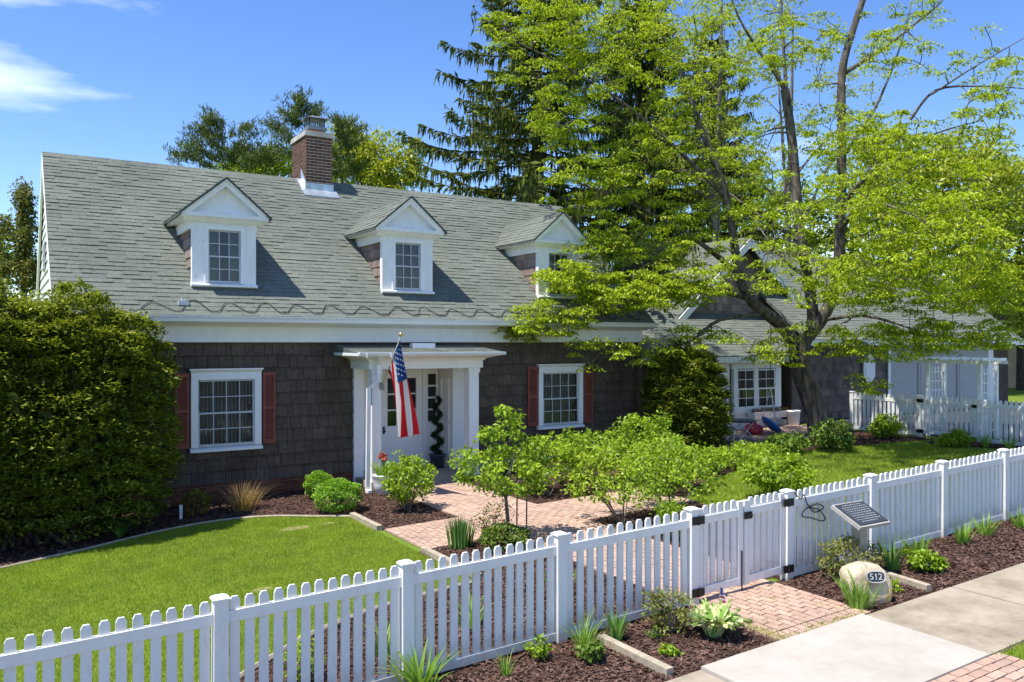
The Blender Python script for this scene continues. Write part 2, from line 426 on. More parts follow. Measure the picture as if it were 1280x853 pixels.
# ================================================================ the setting
mb = MB()
xs = [-600, -6, 22, 600]; ys = [-300, 900]
for i in range(3):
    x0, x1 = xs[i], xs[i + 1]
    mb.add([(x0, ys[0], gz(x0)), (x1, ys[0], gz(x1)), (x1, ys[1], gz(x1)), (x0, ys[1], gz(x0))], [(0, 1, 2, 3)])
mb.build('ground', 'lawn_soil', kind='structure')

FENCE_Y = 6.75
edge_far = smooth_line([(-6, 11.6), (-2, 12.7), (-.01, 13.47), (1, 13.82), (2.07, 14.31), (3.0, 14.52), (3.9, 14.35), (4.65, 13.74), (5.16, 13.35)], 5)
edge_near = smooth_line([(-3.0, 6.95), (0.6, 7.2), (1.5, 7.5), (2.15, 7.97), (2.87, 8.47), (3.8, 8.8), (5.04, 8.95)], 5)
PX0, PX1 = 6.5, 8.05            # main brick walk
CY0, CY1 = 10.65, 12.15         # cross walk
lawn_left = ccw([(-9, 11.0), (-9, 6.95)] + edge_near + [(5.04, 12.9)] + edge_far[::-1])
bed_house = ccw(edge_far + [(5.18, CY1), (PX0, CY1), (PX0, 16.9), (-6, 16.9)])
bed_fence = ccw([(-3, 6.6)] + edge_near + [(5.04, CY0), (PX0, CY0), (PX0, 6.6)])
bed_right = ccw(smooth_line([(PX1, 6.6), (9.6, 6.7), (9.9, 8.5), (10.3, 10.0), (10.4, CY0)], 4) + [(PX1, CY0)])
bed_back = ccw([(PX1, CY1), (10.4, CY1)] + smooth_line([(10.4, 11.0), (12.0, 11.9), (14.0, 12.6), (16.2, 13.2), (18.6, 12.7), (20.5, 12.3)], 4) + [(20.5, 16.9), (PX1, 16.9)])
bed_side = ccw(smooth_line([(20.7, 12.3), (19.6, 11.9), (19.9, 10.6), (19.9, 9.0)], 4) + [(20.7, 9.0)])
bed_street_l = ccw([(-3, 5.40), (6.46, 5.44), (6.46, 6.6), (-3, 6.6)])
bed_street_r = ccw([(7.88, 5.44), (21, 5.40), (21, 6.75), (7.88, 6.75)])
lawn_right = ccw([(9.75, 6.8), (20.4, 6.8), (19.85, 9.0), (19.85, 10.6), (19.55, 11.9), (20.3, 12.3), (18.6, 12.65), (16.2, 13.15), (14.0, 12.55), (12.0, 11.85), (10.45, 10.9), (10.35, 10.0), (9.95, 8.5)])
BEDS = [('bed_house', bed_house, 900), ('bed_fence', bed_fence, 1000), ('bed_right', bed_right, 800), ('bed_back', bed_back, 350),
        ('bed_side', bed_side, 300), ('bed_street', bed_street_l, 1800), ('bed_street', bed_street_r, 1500)]
for nm, poly, dens in BEDS:
    b = sheet('mulch_bed', poly, .006 if nm != 'bed_street' else .012, 'mulch', kind='structure')
    q = scatter(poly, int(abs(area2(poly)) * .5 * dens)); n = len(q)
    if nm == 'bed_street':
        k = q[:, 0] < 14; q = q[k]; n = len(q)
    c = np.c_[q, gzn(q[:, 0]) + .016 + rng.random(n) * .014]
    a = rng.random(n) * 6.283; d = np.c_[np.cos(a), np.sin(a), rng.normal(0, .3, n)]
    bulk('bark_chips', leaves(c, d, rng.uniform(.03, .085, n), rng.uniform(.012, .03, n), np.c_[rng.normal(0, .45, (n, 2)), np.ones(n)], .1), 'mulch_chip', b, kind='stuff')

# grass: blades on a turf sheet
def turf(poly, dens, hmin, hmax, w, name='lawn', fade=None, bare=()):
    s = sheet(name, poly, .004, 'lawn_soil', kind='structure')
    q = scatter(poly, int(abs(area2(poly)) * .5 * dens))
    q = q[(q[:, 0] > -2.6) & (q[:, 0] < 19.5)]
    for bx, by, br in bare: q = q[(((q[:, 0] - bx) / br) ** 2 + ((q[:, 1] - by) / (br * .6)) ** 2 > 1 + rng.normal(0, .3, len(q))) | (rng.random(len(q)) < .40)]
    n = len(q); a = rng.random(n) * 6.283; h = rng.uniform(hmin, hmax, n)
    base = np.c_[q, gzn(q[:, 0])]
    side = np.c_[np.cos(a), np.sin(a), np.zeros(n)] * w * .5
    lean = rng.normal(0, .45, (n, 2)) * h[:, None]
    tip = base + np.c_[lean, h]
    patch = np.zeros(n)
    for fq, am in ((.9, .3), (2.1, .3), (4.7, .25), (10.3, .2)):
        for _ in range(3):
            th2 = rng.random() * 6.283; patch += am * np.sin((q[:, 0] * math.cos(th2) + q[:, 1] * math.sin(th2)) * fq * 2 + rng.random() * 6.283)
    patch = np.clip(patch * .45 + .5, 0, 1)
    bulk('grass', np.stack([base - side, base + side, tip], 1), 'grass_blade', s, rnd=np.clip(patch * .45 + rng.random(n) * .55, 0, .98), kind='stuff')
    return s
turf(lawn_left, 7200, .018, .046, .0065, bare=[(4.05, 13.2, .30), (4.6, 13.2, .14), (2.75, 10.3, .17)])
turf(lawn_right, 2200, .025, .06, .011)
turf(ccw([(7.95, 4.08), (14, 4.08), (14, 1.4), (7.95, 1.4)]), 1800, .03, .08, .01, 'grass_verge')
turf(ccw([(-2, 4.08), (6.33, 4.08), (6.33, 1.4), (-2, 1.4)]), 1200, .03, .08, .01, 'grass_verge')
for bx, by, br in [(4.05, 13.2, .24), (4.6, 13.2, .11), (2.75, 10.3, .12)]:
    pts = [(bx + br * (1 + .2 * math.sin(3 * k)) * math.cos(k * .5236), by + br * .55 * math.sin(k * .5236)) for k in range(12)]
    sheet('bare_soil_patch', pts, .008, 'bare_soil', kind='structure')

# brick paving: nearest bricks are single pieces, the far ones one joined part
def brick_cells(x0, x1, y0, y1, L=.205, W=.1025, along='y'):
    out = []
    if along == 'y':
        nx = max(1, round((x1 - x0) / W)); w = (x1 - x0) / nx
        for i in range(nx):
            y = y0 - (L * .5 if i % 2 else 0)
            while y < y1 - .01:
                a, b = max(y, y0), min(y + L, y1)
                if b - a > .03: out.append((x0 + i * w, a, x0 + (i + 1) * w, b))
                y += L
    else:
        for x0_, y0_, x1_, y1_ in brick_cells(y0, y1, x0, x1, L, W): out.append((y0_, x0_, y1_, x1_))
    return out
brick_unit = MB()
g_ = .10
brick_unit.hexa([(-.5, -.5, -1), (.5, -.5, -1), (.5, .5, -1), (-.5, .5, -1)], [(-.47, -.485, 0), (.47, -.485, 0), (.47, .485, 0), (-.47, .485, 0)])
brick_me = brick_unit.mesh('paving_brick'); brick_me.materials.append(M['paving_brick'])
def pave(name, cells, outline, singles, keyf, base='paving_sand'):
    s = sheet(name, outline, .008, base, kind='structure')
    cells = sorted(cells, key=keyf)
    ang = -math.atan(SLOPE)
    far = []
    for i, (x0, y0, x1, y1) in enumerate(cells):
        cx, cy = (x0 + x1) / 2, (y0 + y1) / 2; j = random.uniform(-.003, .003)
        if i < singles:
            link('paving_brick', brick_me, None, s, loc=(cx, cy, gz(cx) + .034 + j), scale=(x1 - x0 - .009, y1 - y0 - .009, .03), rot=(random.gauss(0, .006), ang + random.gauss(0, .006), random.gauss(0, .008)))
        else: far.append((x0 + .005, y0 + .005, x1 - .005, y1 - .005, gz(cx) + .034 + j))
    if far:
        F = np.array(far); n = len(F); z = F[:, 4]
        e = .008
        def q(a): return np.stack(a, 1)
        P = lambda x, y, zz: np.stack([x, y, zz], -1)
        z0, z1 = gzn(F[:, 0]) - gzn((F[:, 0] + F[:, 2]) / 2) + z, gzn(F[:, 2]) - gzn((F[:, 0] + F[:, 2]) / 2) + z
        top = q([P(F[:, 0], F[:, 1], z0), P(F[:, 2], F[:, 1], z1), P(F[:, 2], F[:, 3], z1), P(F[:, 0], F[:, 3], z0)])
        low = top.copy(); low[:, :, 2] -= .025
        V = [top]
        for k in range(4): V.append(np.stack([low[:, k], low[:, (k + 1) % 4], top[:, (k + 1) % 4], top[:, k]], 1))
        r = rng.random(n)
        bulk('bricks', np.concatenate(V), 'paving_brick', s, rnd=np.tile(r, 5), kind='stuff')
    return s
cells = brick_cells(6.47, 7.87, 5.64, 6.9) + brick_cells(6.47, 7.87, 5.43, 5.635, .205, .1025)
pave('brick_landing', cells, [(6.46, 5.43), (7.88, 5.43), (7.88, 6.9), (6.46, 6.9)], 300, lambda c: c[1])
cells = brick_cells(6.42, 7.86, 2.2, 4.11, .205, .1025, 'x')
pave('brick_strip', cells, [(6.4, 2.2), (7.87, 2.2), (7.87, 4.115), (6.4, 4.115)], 80, lambda c: -c[3])
walk = brick_cells(PX0, PX1, 6.905, 15.4) + brick_cells(5.16, PX0 - .003, CY0, CY1) + brick_cells(PX1 + .003, 10.4, CY0, CY1)
outl = [(PX0, 6.905), (PX1, 6.905), (PX1, CY0), (10.4, CY0), (10.4, CY1), (PX1, CY1), (PX1, 15.4), (PX0, 15.4), (PX0, CY1), (5.16, CY1), (5.16, CY0), (PX0, CY0)]
pave('brick_walk', walk, outl, 300, lambda c: abs(c[1] - 10.6))
sheet('widened_road', ccw([(-5.9, -36), (21.9, -36), (21.9, 1.2), (-5.9, 1.2)]), .006, 'asphalt', kind='structure')  # street asphalt, widened unseen behind the camera so window panes reflect neutral grey
sheet('widened_road', ccw([(22, -36), (80, -36), (80, 1.2), (22, 1.2)]), .006, 'asphalt', kind='structure')
sheet('widened_road', ccw([(-80, -36), (-6, -36), (-6, 1.2), (-80, 1.2)]), .006, 'asphalt', kind='structure')
kb = MB(); kb.hexa([(-5.9, 1.21, gz(-5.9) - .1), (21.9, 1.21, gz(21.9) - .1), (21.9, 1.36, gz(21.9) - .1), (-5.9, 1.36, gz(-5.9) - .1)], [(-5.9, 1.21, gz(-5.9) + .12), (21.9, 1.21, gz(21.9) + .12), (21.9, 1.36, gz(21.9) + .12), (-5.9, 1.36, gz(-5.9) + .12)]); kb.build('kerb', 'old_concrete', kind='structure')
# concrete sidewalk: single slabs, the new pale one stands a little proud
sw = sheet('sidewalk', ccw([(-6, 4.12), (22, 4.12), (22, 5.42), (-6, 5.42)]), .008, 'paving_sand', kind='structure')
xseam = [-6, -4.3, -2.7, -1.1, .5, 2.1, 3.75, 5.37, 7.72, 9.33, 10.95, 12.6, 14.3, 16, 17.7, 19.4, 22]
for i in range(len(xseam) - 1):
    x0, x1 = xseam[i], xseam[i + 1]; new = (x0 == 5.37)
    y0, y1 = (4.10, 5.44) if new else (4.12, 5.42)
    top = .05 if new else .032 + random.uniform(-.004, .004)
    m = MB(); e = .007
    B = [(x0 + e, y0, gz(x0) - .05), (x1 - e, y0, gz(x1) - .05), (x1 - e, y1, gz(x1) - .05), (x0 + e, y1, gz(x0) - .05)]
    T = [(x0 + e + .008, y0 + .008, gz(x0) + top), (x1 - e - .008, y0 + .008, gz(x1) + top), (x1 - e - .008, y1 - .008, gz(x1) + top), (x0 + e + .008, y1 - .008, gz(x0) + top)]
    m.hexa(B, T); m.build('concrete_slab', 'new_concrete' if new else 'old_concrete', sw)
# brick patio beside the garden wing, asphalt drive behind the side fence
pave('brick_patio', brick_cells(14.6, 20.3, 14.9, 16.9, .22, .11, 'x'), ccw([(14.6, 14.9), (20.3, 14.9), (20.3, 16.9), (14.6, 16.9)]), 0, lambda c: c[1])
sheet('driveway', ccw([(20.9, 8), (21.99, 8), (21.99, 17), (20.9, 17)]), .005, 'asphalt', kind='structure')
sheet('driveway', ccw([(22.0, 8), (40, 8), (40, 17), (22.0, 17)]), .005, 'asphalt', kind='structure')

# timber edging boards, each a thing
def edging(pts, label, w=.09, hh=.085, group=None):
    m = MB(); n = len(pts)
    for i in range(n - 1):
        a, b = np.array(pts[i]), np.array(pts[i + 1]); t = (b - a) / np.linalg.norm(b - a); s = np.array([-t[1], t[0]]) * w / 2
        c = [a - s, b - s, b + s, a + s]
        m.hexa([(p[0], p[1], gz(p[0]) - .05) for p in c], [(p[0], p[1], gz(p[0]) + hh) for p in c])
    return m.build('edging_board', 'edging_wood', None, label=label, cat='edging', group=group)
edging([(5.10, 12.2), (5.10, 13.4)], 'timber edging board between the left lawn and the mulch below the bushy green shrub')
edging([(5.10, 9.0), (5.10, 10.62)], 'timber edging board between the left lawn and the bed of the staked shrub')
edging([(5.07, 5.5), (5.07, 6.5)], 'timber edging board crossing the street bed beside the spiky green clump', .08)
edging([(9.03, 5.5), (9.15, 6.45)], 'timber edging board crossing the street bed behind the numbered boulder', .08)
edging(smooth_line([(14.2, 14.9), (15.0, 14.55), (17.0, 14.45), (18.6, 14.6)], 3), 'dark curved edging strip along the brick patio', .05, .06)
m = MB()
for a, b in zip(edge_far[:-1], edge_far[1:]):
    m.tube([(a[0], a[1], gz(a[0]) + .02), (b[0], b[1], gz(b[0]) + .02)], .025, 5)
m.build('lawn_edging', 'edging_wood', None, label='thin pale edging line between the left lawn and the mulch by the house', cat='edging')
m = MB()
for a, b in zip(edge_near[:-1], edge_near[1:]):
    m.tube([(a[0], a[1], gz(a[0]) + .025), (b[0], b[1], gz(b[0]) + .025)], .03, 5)
m.build('lawn_edging', 'edging_wood', None, label='pale edging line curving between the left lawn and the bed inside the fence', cat='edging')

# ================================================================ the main house
YF = 16.28                       # front wall
YE, ZE = 15.88, 3.5              # front eave line of the shingles
YR, ZR = 20.0, 7.0               # ridge
RS = (ZR - ZE) / (YR - YE)
XL, XR = .75, 14.12              # roof ends
WL, WR = .82, 13.98              # wall ends
def roof_z(y): return ZE + RS * (y - YE)
house = thing('shingled_house', (7.4, YF, 0), 'long dark shake house with three white dormers, brick chimney and grey green roof', 'house')
RX0, RX1 = 6.42, 8.55            # recessed entry
DOOR_Y = 16.92
w = MB()
w.box(WL, YF + .06, -.3, RX0, YF + .3, 3.4); w.box(RX1, YF + .06, -.3, WR, YF + .3, 3.4)
w.box(RX0, YF + .06, 2.46, RX1, YF + .3, 3.4)
w.box(WR - .2, YF + .3, -.3, WR, 23.6, 3.4)
w.build('wall', 'dark_shake', house)
gw = MB()
gw.prism([(WL, YF + .3, -.3), (WL, 23.7, -.3), (WL, 23.7, 3.6), (WL, YR, 6.82), (WL, YF + .3, roof_z(YF + .3) - .18)], (.2, 0, 0))
for k in range(30):                # clapboards of the gable end
    z = .25 + k * .21
    y1 = YF + .32 if z < 3.6 else YF + .32 + (z - 3.7) / RS
    y2 = 23.7 if z < 3.6 else 23.7 - (z - 3.6) / RS
    if y2 - y1 > .3 and z < 6.6:
        gw.hexa([(WL - .03, y1 + .25, z), (WL, y1 + .25, z), (WL, y2 - .25, z), (WL - .03, y2 - .25, z)], [(WL - .006, y1 + .25, z + .21), (WL, y1 + .25, z + .21), (WL, y2 - .25, z + .21), (WL - .006, y2 - .25, z + .21)])
gw.build('gable_wall', 'cream_siding', house)
b = MB(); b.box(WL - .05, 19.75, 4.5, WL - .031, 20.25, 5.1)
for k in range(6): b.box(WL - .065, 19.78, 4.53 + k * .095, WL - .05, 20.22, 4.57 + k * .095)
b.build('gable_vent', 'muntin_gray', house)
# roof deck
rd = MB(); th = .10
rd.hexa([(XL, YE, ZE - th), (XR, YE, ZE - th), (XR, YR, ZR - th), (XL, YR, ZR - th)], [(XL, YE, ZE - .012), (XR, YE, ZE - .012), (XR, YR, ZR - .012), (XL, YR, ZR - .012)])
rd.hexa([(XL, YR + .002, ZR - th), (XR, YR + .002, ZR - th), (XR, 24.1, ZE - th), (XL, 24.1, ZE - th)], [(XL, YR + .002, ZR - .012), (XR, YR + .002, ZR - .012), (XR, 24.1, ZE - .012), (XL, 24.1, ZE - .012)])
roof = rd.build('roof', 'roof_underlay', house)
rk = MB()                          # rake boards at both ends
for x0, x1 in ((XL - .015, XL + .03), (XR - .03, XR + .015)):
    rk.prism([(x0, YE + .03, ZE - .005), (x0, YR, ZR - .003), (x0, YR, ZR - .30), (x0, YE + .03, ZE - .27)], (x1 - x0, 0, 0))
    rk.prism([(x0, YR + .004, ZR - .003), (x0, 24.05, ZE - .005), (x0, 24.05, ZE - .27), (x0, YR + .004, ZR - .30)], (x1 - x0, 0, 0))
rk.build_each('rake_board', 'white_paint', house)
ur = np.array([0, 1, RS]) / math.hypot(1, RS); nr = np.array([0, -RS, 1]) / math.hypot(1, RS)
SLEN = math.hypot(YR - YE, ZR - ZE); EXPO = .128
tab = MB(); tab.hexa([(-.5, -.5, -.2), (.5, -.5, -.2), (.5, .5, -.2), (-.5, .5, -.2)], [(-.5, -.5, 1.0), (.5, -.5, 1.0), (.5, .5, .25), (-.5, .5, .25)])
tab_me = tab.mesh('shingle'); tab_me.materials.append(M['roof_shingle'])
DORM = [3.69, 7.57, 11.60]; DW = .60; DY = 16.52; DZ0 = roof_z(DY)
CHX0, CHX1, CHY0, CHY1 = 6.29, 6.96, 19.62, 20.75
ncourse = int(SLEN / EXPO) + 1
tabs = []
for r in range(ncourse):
    x = XL - random.uniform(0, .3)
    while x < XR:
        wd = random.choice([.16, .22, .26, .30, .34]); a, bb = max(x, XL - .012), min(x + wd, XR + .012)
        s0 = r * EXPO; s1 = min(s0 + EXPO * 1.15, SLEN)
        if bb - a > .04: tabs.append((a, bb, s0 - (.02 if r == 0 else 0), s1, random.choice([.010, .014, .018, .023])))
        x += wd
def tab_visible(t):
    cx = (t[0] + t[1]) / 2; y = YE + ur[1] * t[2]
    for d in DORM:
        if abs(cx - d) < DW - .16 and DY + .2 < y < DY + 1.3: return False
    return True
tabs = [t for t in tabs if tab_visible(t)]
dist = [math.hypot((t[0] + t[1]) / 2, YE + ur[1] * t[2]) for t in tabs]
order = sorted(range(len(tabs)), key=lambda i: (0 if tabs[i][0] > 2.3 or tabs[i][2] > 1 else 1, dist[i]))
ang = math.atan(RS); far = []
for k, i in enumerate(order):
    a, bb, s0, s1, t = tabs[i]; sm = (s0 + s1) / 2
    if k < 300:
        p = np.array([(a + bb) / 2, YE, ZE]) + ur * sm
        link('shingle', tab_me, None, roof, loc=tuple(p), scale=(bb - a - .003, s1 - s0, t), rot=(ang, 0, 0))
    else: far.append(tabs[i])
def tabs_joined(far, org, uu, nn, name, parent, axis=np.array([1., 0, 0])):
    F = np.array(far); n = len(F)
    def pt(x, s, h): return org + x[:, None] * axis + s[:, None] * uu + h[:, None] * nn
    t = F[:, 4]; lo = -.2 * t
    A, B, C, D = [pt(F[:, i] + (0.0015 if i == 0 else -.0015), F[:, j], hh) for i, j, hh in ((0, 2, t), (1, 2, t), (1, 3, .25 * t), (0, 3, .25 * t))]
    a, b2, c2, d2 = [pt(F[:, i] + (0.0015 if i == 0 else -.0015), F[:, j], lo) for i, j in ((0, 2), (1, 2), (1, 3), (0, 3))]
    V = np.concatenate([np.stack(q, 1) for q in ((A, B, C, D), (a, b2, B, A), (b2, c2, C, B), (d2, a, A, D))])
    return bulk(name, V, 'roof_shingle', parent, rnd=np.tile(rng.random(n), 4), kind='stuff')
tabs_joined(far, np.array([0, YE, ZE]), ur, nr, 'shingles', roof)
cap = MB()
x = XL
while x < XR:                      # ridge caps
    cap.prism([(x, YR - .13, ZR - .13 * RS + .014), (x, YR, ZR + .028), (x, YR + .13, ZR - .13 * RS + .014), (x, YR + .13, ZR - .13 * RS + .004), (x, YR, ZR + .016), (x, YR - .13, ZR - .13 * RS + .004)], (.2, 0, 0)); x += .2 + .003
cap.build('ridge_cap', 'roof_shingle', roof)
# heat cable zigzag along the eave and a small vent
hc = []; x = 2.0; up = False
while x < 14.0:
    p = np.array([x, YE, ZE]) + ur * (.36 + random.uniform(-.04, .05) if up else .07) + nr * .03
    if up: hc += [p + np.array([-.10, 0, 0]) - ur * .05, p, p + np.array([.09, 0, 0]) - ur * .04]
    else: hc += [p + np.array([-.07, 0, 0]) + ur * .03, p, p + np.array([.1, 0, 0]) + ur * .03]
    x += .33 + random.uniform(-.05, .06); up = not up
m = MB(); m.tube(smooth_line([tuple(p) for p in hc], 3), .008, 5); m.build('heat_cable', 'cable_black', roof)
m = MB(); p = np.array([2.86, YE, ZE]) + ur * .30 + nr * .02
m.box(p[0] - .09, p[1] - .05, p[2] - .03, p[0] + .09, p[1] + .12, p[2] + .05); m.box(p[0] - .03, p[1], p[2] + .05, p[0] + .03, p[1] + .06, p[2] + .12); m.build('roof_vent', 'muntin_gray', roof)
# eave: frieze board, crown, soffit, gutter
e = MB(); e.box(WL - .02, YF - .06, 3.0, WR + .03, YF + .05, 3.30); e.box(WL - .02, YF - .085, 3.0, WR + .05, YF - .062, 3.05)
e.build('frieze_board', 'white_paint', house)
e = MB(); e.prism([(XL, YF - .07, 3.30), (XL, YF - .30, 3.385), (XL, YF - .30, 3.42), (XL, YF - .05, 3.42)], (XR - XL, 0, 0)); e.build('cornice', 'white_paint', house)
e = MB(); gy = YE - .005
e.add([], [])
prof = [(gy + .03, 3.475), (gy - .09, 3.475), (gy - .10, 3.455), (gy - .085, 3.44), (gy - .07, 3.38), (gy + .0, 3.355), (gy + .03, 3.355)]
e.prism([(XL, a, c) for a, c in prof], (XR - XL + .05, 0, 0)); e.build('gutter', 'white_metal', house)
e = MB(); e.box(XL, YE - .115, 3.468, XR + .05, YE - .09, 3.486); e.build('gutter_lip', 'white_metal', house)
# corner boards and foundation
e = MB(); e.box(WR - .10, YF - .045, .3, WR + .035, YF + .05, 3.0); e.build('corner_board', 'dark_shake', house)
fb = MB(); fb.box(WL, YF + .04, -.4, RX0, YF + .12, .33); fb.box(RX1, YF + .04, -.4, WR, YF + .12, .33); found = fb.build('foundation', 'mortar', house)
fu = MB(); fu.box(-.5, -.5, -.5, .5, .5, .5); fb_me = fu.mesh('foundation_brick'); fb_me.materials.append(M['foundation_brick'])
for r in range(7):
    z = .29 - r * .077; x = WL + (.11 if r % 2 else 0)
    while x < RX0 - .25:
        if z > gz(x) - .08 and x > 1.9: link('foundation_brick', fb_me, None, found, loc=(x + .1, YF + .035, z), scale=(.205, .05, .065))
        x += .217
# wall shakes
WINS = [(3.0, 4.34, .92, 2.50), (10.80, 12.14, .92, 2.48)]
SHUT = [(2.72, 3.0), (4.34, 4.61), (10.50, 10.80), (12.14, 12.44)]
sk = MB(); sk.hexa([(-.5, -1.0, 0), (.5, -1.0, 0), (.5, 0, 0), (-.5, 0, 0)], [(-.5, -.25, 1), (.5, -.25, 1), (.5, 0, 1), (-.5, 0, 1)])
sk_me = sk.mesh('shake'); sk_me.materials.append(M['dark_shake'])
COURSE = .244; shakes = []
for r in range(11):
    z0 = .31 + r * COURSE; z1 = min(z0 + COURSE * 1.12, 3.02); x = WL - random.uniform(0, .2)
    while x < WR - .1:
        wd = random.choice([.11, .15, .18, .21, .25, .29]); a, bb = max(x, WL), min(x + wd, WR - .1); x += wd
        if bb - a < .04: continue
        if RX0 - .22 < bb and a < RX1 + .22:
            if z0 < 2.5:
                if a >= RX0 - .2 and bb <= RX1 + .2: continue
                if a < RX0: bb = min(bb, RX0 - .02)
                else: a = max(a, RX1 + .02)
                if bb - a < .03: continue
        hid = False
        for (c0, c1, d0, d1) in WINS:
            if a > c0 - .0 and bb < c1 + .0 and z0 > d0 and z1 < d1 + .1: hid = True
        if not hid: shakes.append((a, bb, z0 + random.uniform(-.006, .006), z1, random.uniform(.034, .050)))
order = sorted(range(len(shakes)), key=lambda i: (0 if shakes[i][0] > 2.4 else 1, shakes[i][0]))
far = []
for k, i in enumerate(order):
    a, bb, z0, z1, t = shakes[i]
    if k < 300: link('shake', sk_me, None, house, loc=((a + bb) / 2, YF + .06, z0), scale=(bb - a - .008, t + .03, z1 - z0))
    else: far.append((a, bb, z0, z1, t))
def shakes_joined(far, yb, name, mat, parent):
    F = np.array(far); n = len(F); x0, x1, z0, z1, t = F.T; x0 = x0 + .004; x1 = x1 - .004
    P = lambda x, y, z: np.stack([x, np.broadcast_to(y, x.shape), z], -1)
    fb, ft = yb - t - .03, yb - .25 * (t + .03)
    V = np.concatenate([np.stack(q, 1) for q in (
        (P(x0, fb, z0), P(x1, fb, z0), P(x1, ft, z1), P(x0, ft, z1)), (P(x0, yb, z0), P(x1, yb, z0), P(x1, fb, z0), P(x0, fb, z0)),
        (P(x0, yb, z0), P(x0, fb, z0), P(x0, ft, z1), P(x0, yb, z1)), (P(x1, fb, z0), P(x1, yb, z0), P(x1, yb, z1), P(x1, ft, z1)))])
    bulk(name, V, mat, parent, rnd=np.tile(rng.random(n), 4), kind='stuff')
shakes_joined(far, YF + .06, 'shakes', 'dark_shake', house)

def sash_window(parent, x0, x1, z0, z1, y, cols, rows, bw=.035, depth=.05, curtain=.5, mun='muntin_gray'):
    """double-hung sashes filling the opening x0..x1, z0..z1, glass near plane y, facing -Y"""
    zm = (z0 + z1) / 2
    bk = MB(); bk.box(x0, y + .085, z0, x1, y + .10, z1); bk.build('interior', 'interior', parent)
    if curtain:
        cu = MB(); n = 26
        for sgn in (0, 1):
            xa, xb = (x0, x0 + (x1 - x0) * curtain) if sgn == 0 else (x1 - (x1 - x0) * curtain, x1)
            for i in range(n):
                f0, f1 = i / n, (i + 1) / n
                ya = y + .065 + .012 * math.sin(i * 1.9); yb2 = y + .065 + .012 * math.sin((i + 1) * 1.9)
                cu.add([(xa + (xb - xa) * f0, ya, z0), (xa + (xb - xa) * f1, yb2, z0), (xa + (xb - xa) * f1, yb2, z1), (xa + (xb - xa) * f0, ya, z1)], [(0, 1, 2, 3)])
        cu.build('curtain', 'curtain', parent)
    for k, (a, bz) in enumerate(((z0, zm + bw * .5), (zm - bw * .5, z1))):
        yy = y - (.012 if k == 0 else -.012)
        s = MB()
        s.box(x0, yy - .02, a, x0 + bw, yy + .02, bz); s.box(x1 - bw, yy - .02, a, x1, yy + .02, bz)
        s.box(x0 + bw, yy - .021, a, x1 - bw, yy + .021, a + bw * (1.5 if k == 0 else 1)); s.box(x0 + bw, yy - .021, bz - bw, x1 - bw, yy + .021, bz)
        s.build('sash', mun, parent)
        ax0, ax1, az0, az1 = x0 + bw, x1 - bw, a + bw * (1.5 if k == 0 else 1), bz - bw
        mt = MB(); mw = .016
        for c in range(1, cols):
            xx = ax0 + (ax1 - ax0) * c / cols; mt.box(xx - mw / 2, yy - .013, az0, xx + mw / 2, yy + .008, az1)
        for r in range(1, rows):
            zz = az0 + (az1 - az0) * r / rows; mt.box(ax0, yy - .015, zz - mw / 2, ax1, yy + .009, zz + mw / 2)
        mt.build('muntin', mun, parent)
        for c in range(cols):
            for r in range(rows):
                pn = MB(); pxa = ax0 + (ax1 - ax0) * c / cols; pxb = ax0 + (ax1 - ax0) * (c + 1) / cols; pza = az0 + (az1 - az0) * r / rows; pzb = az0 + (az1 - az0) * (r + 1) / rows
                t = random.gauss(0, .0012)
                pn.add([(pxa, yy - t, pza), (pxb, yy + t, pza), (pxb, yy + t * .4, pzb), (pxa, yy - t, pzb)], [(0, 1, 2, 3)]); pn.build('pane', 'glass', parent)
for (x0, x1, z0, z1) in WINS:
    cw = .125
    c = MB()
    yb, yo = YF + .03, YF - .055
    c.box(x0 + .02, yo, z0 + .10, x0 + .02 + cw, yb, z1 - .07); c.box(x1 - .02 - cw, yo, z0 + .10, x1 - .02, yb, z1 - .07)
    c.box(x0 + .02, yo - .003, z1 - .21, x1 - .02, yb, z1 - .069)
    c.box(x0 + .05 + cw, yo + .012, z0 + .13, x0 + .02 + cw + .03, yb, z1 - .21)
    win = c.build('window', 'white_paint', house)
    c = MB(); c.box(x0 - .01, yo - .05, z1 - .028, x1 + .01, yb, z1); c.prism([(x0 + .01, yo - .005, z1 - .068), (x0 + .01, yo - .045, z1 - .029), (x0 + .01, yb, z1 - .029), (x0 + .01, yb, z1 - .068)], (x1 - x0 - .02, 0, 0)); c.build('head_cap', 'white_paint', win)
    c = MB(); c.prism([(x0, yo - .04, z0 + .055), (x0, yb, z0 + .10), (x0, yb, z0), (x0, yo - .04, z0 + .012)], (x1 - x0, 0, 0)); c.build('sill', 'white_paint', win)
    sash_window(win, x0 + .02 + cw, x1 - .02 - cw, z0 + .10, z1 - .21, YF - .005, 4, 2, .035, curtain=.5)
for i, (x0, x1) in enumerate(SHUT):
    a, b2 = x0 + .012, x1 - .012; z0, z1 = (1.02, 2.42); y0 = YF - .055; y1 = YF + .0
    s = MB(); st = .045
    s.box(a, y0, z0, a + st, y1, z1); s.box(b2 - st, y0, z0, b2, y1, z1)
    for zz, hh in ((z0, .09), (z1 - .07, .07), (1.68, .07)): s.box(a + st, y0 + .002, zz, b2 - st, y1, zz + hh)
    s.box(a + st, y1 - .01, z0, b2 - st, y1 - .002, z1)
    sh = s.build('shutter', 'shutter_red', house)
    lv = MB(); z = z0 + .1
    while z < z1 - .09:
        if not (1.65 < z < 1.75): lv.prism([(a + st, y0 + .006, z), (a + st, y1 - .012, z + .035), (a + st, y1 - .012, z + .042), (a + st, y0 + .006, z + .009)], (b2 - a - 2 * st, 0, 0))
        z += .034
    lv.build('louvers', 'shutter_red', sh, kind='stuff')

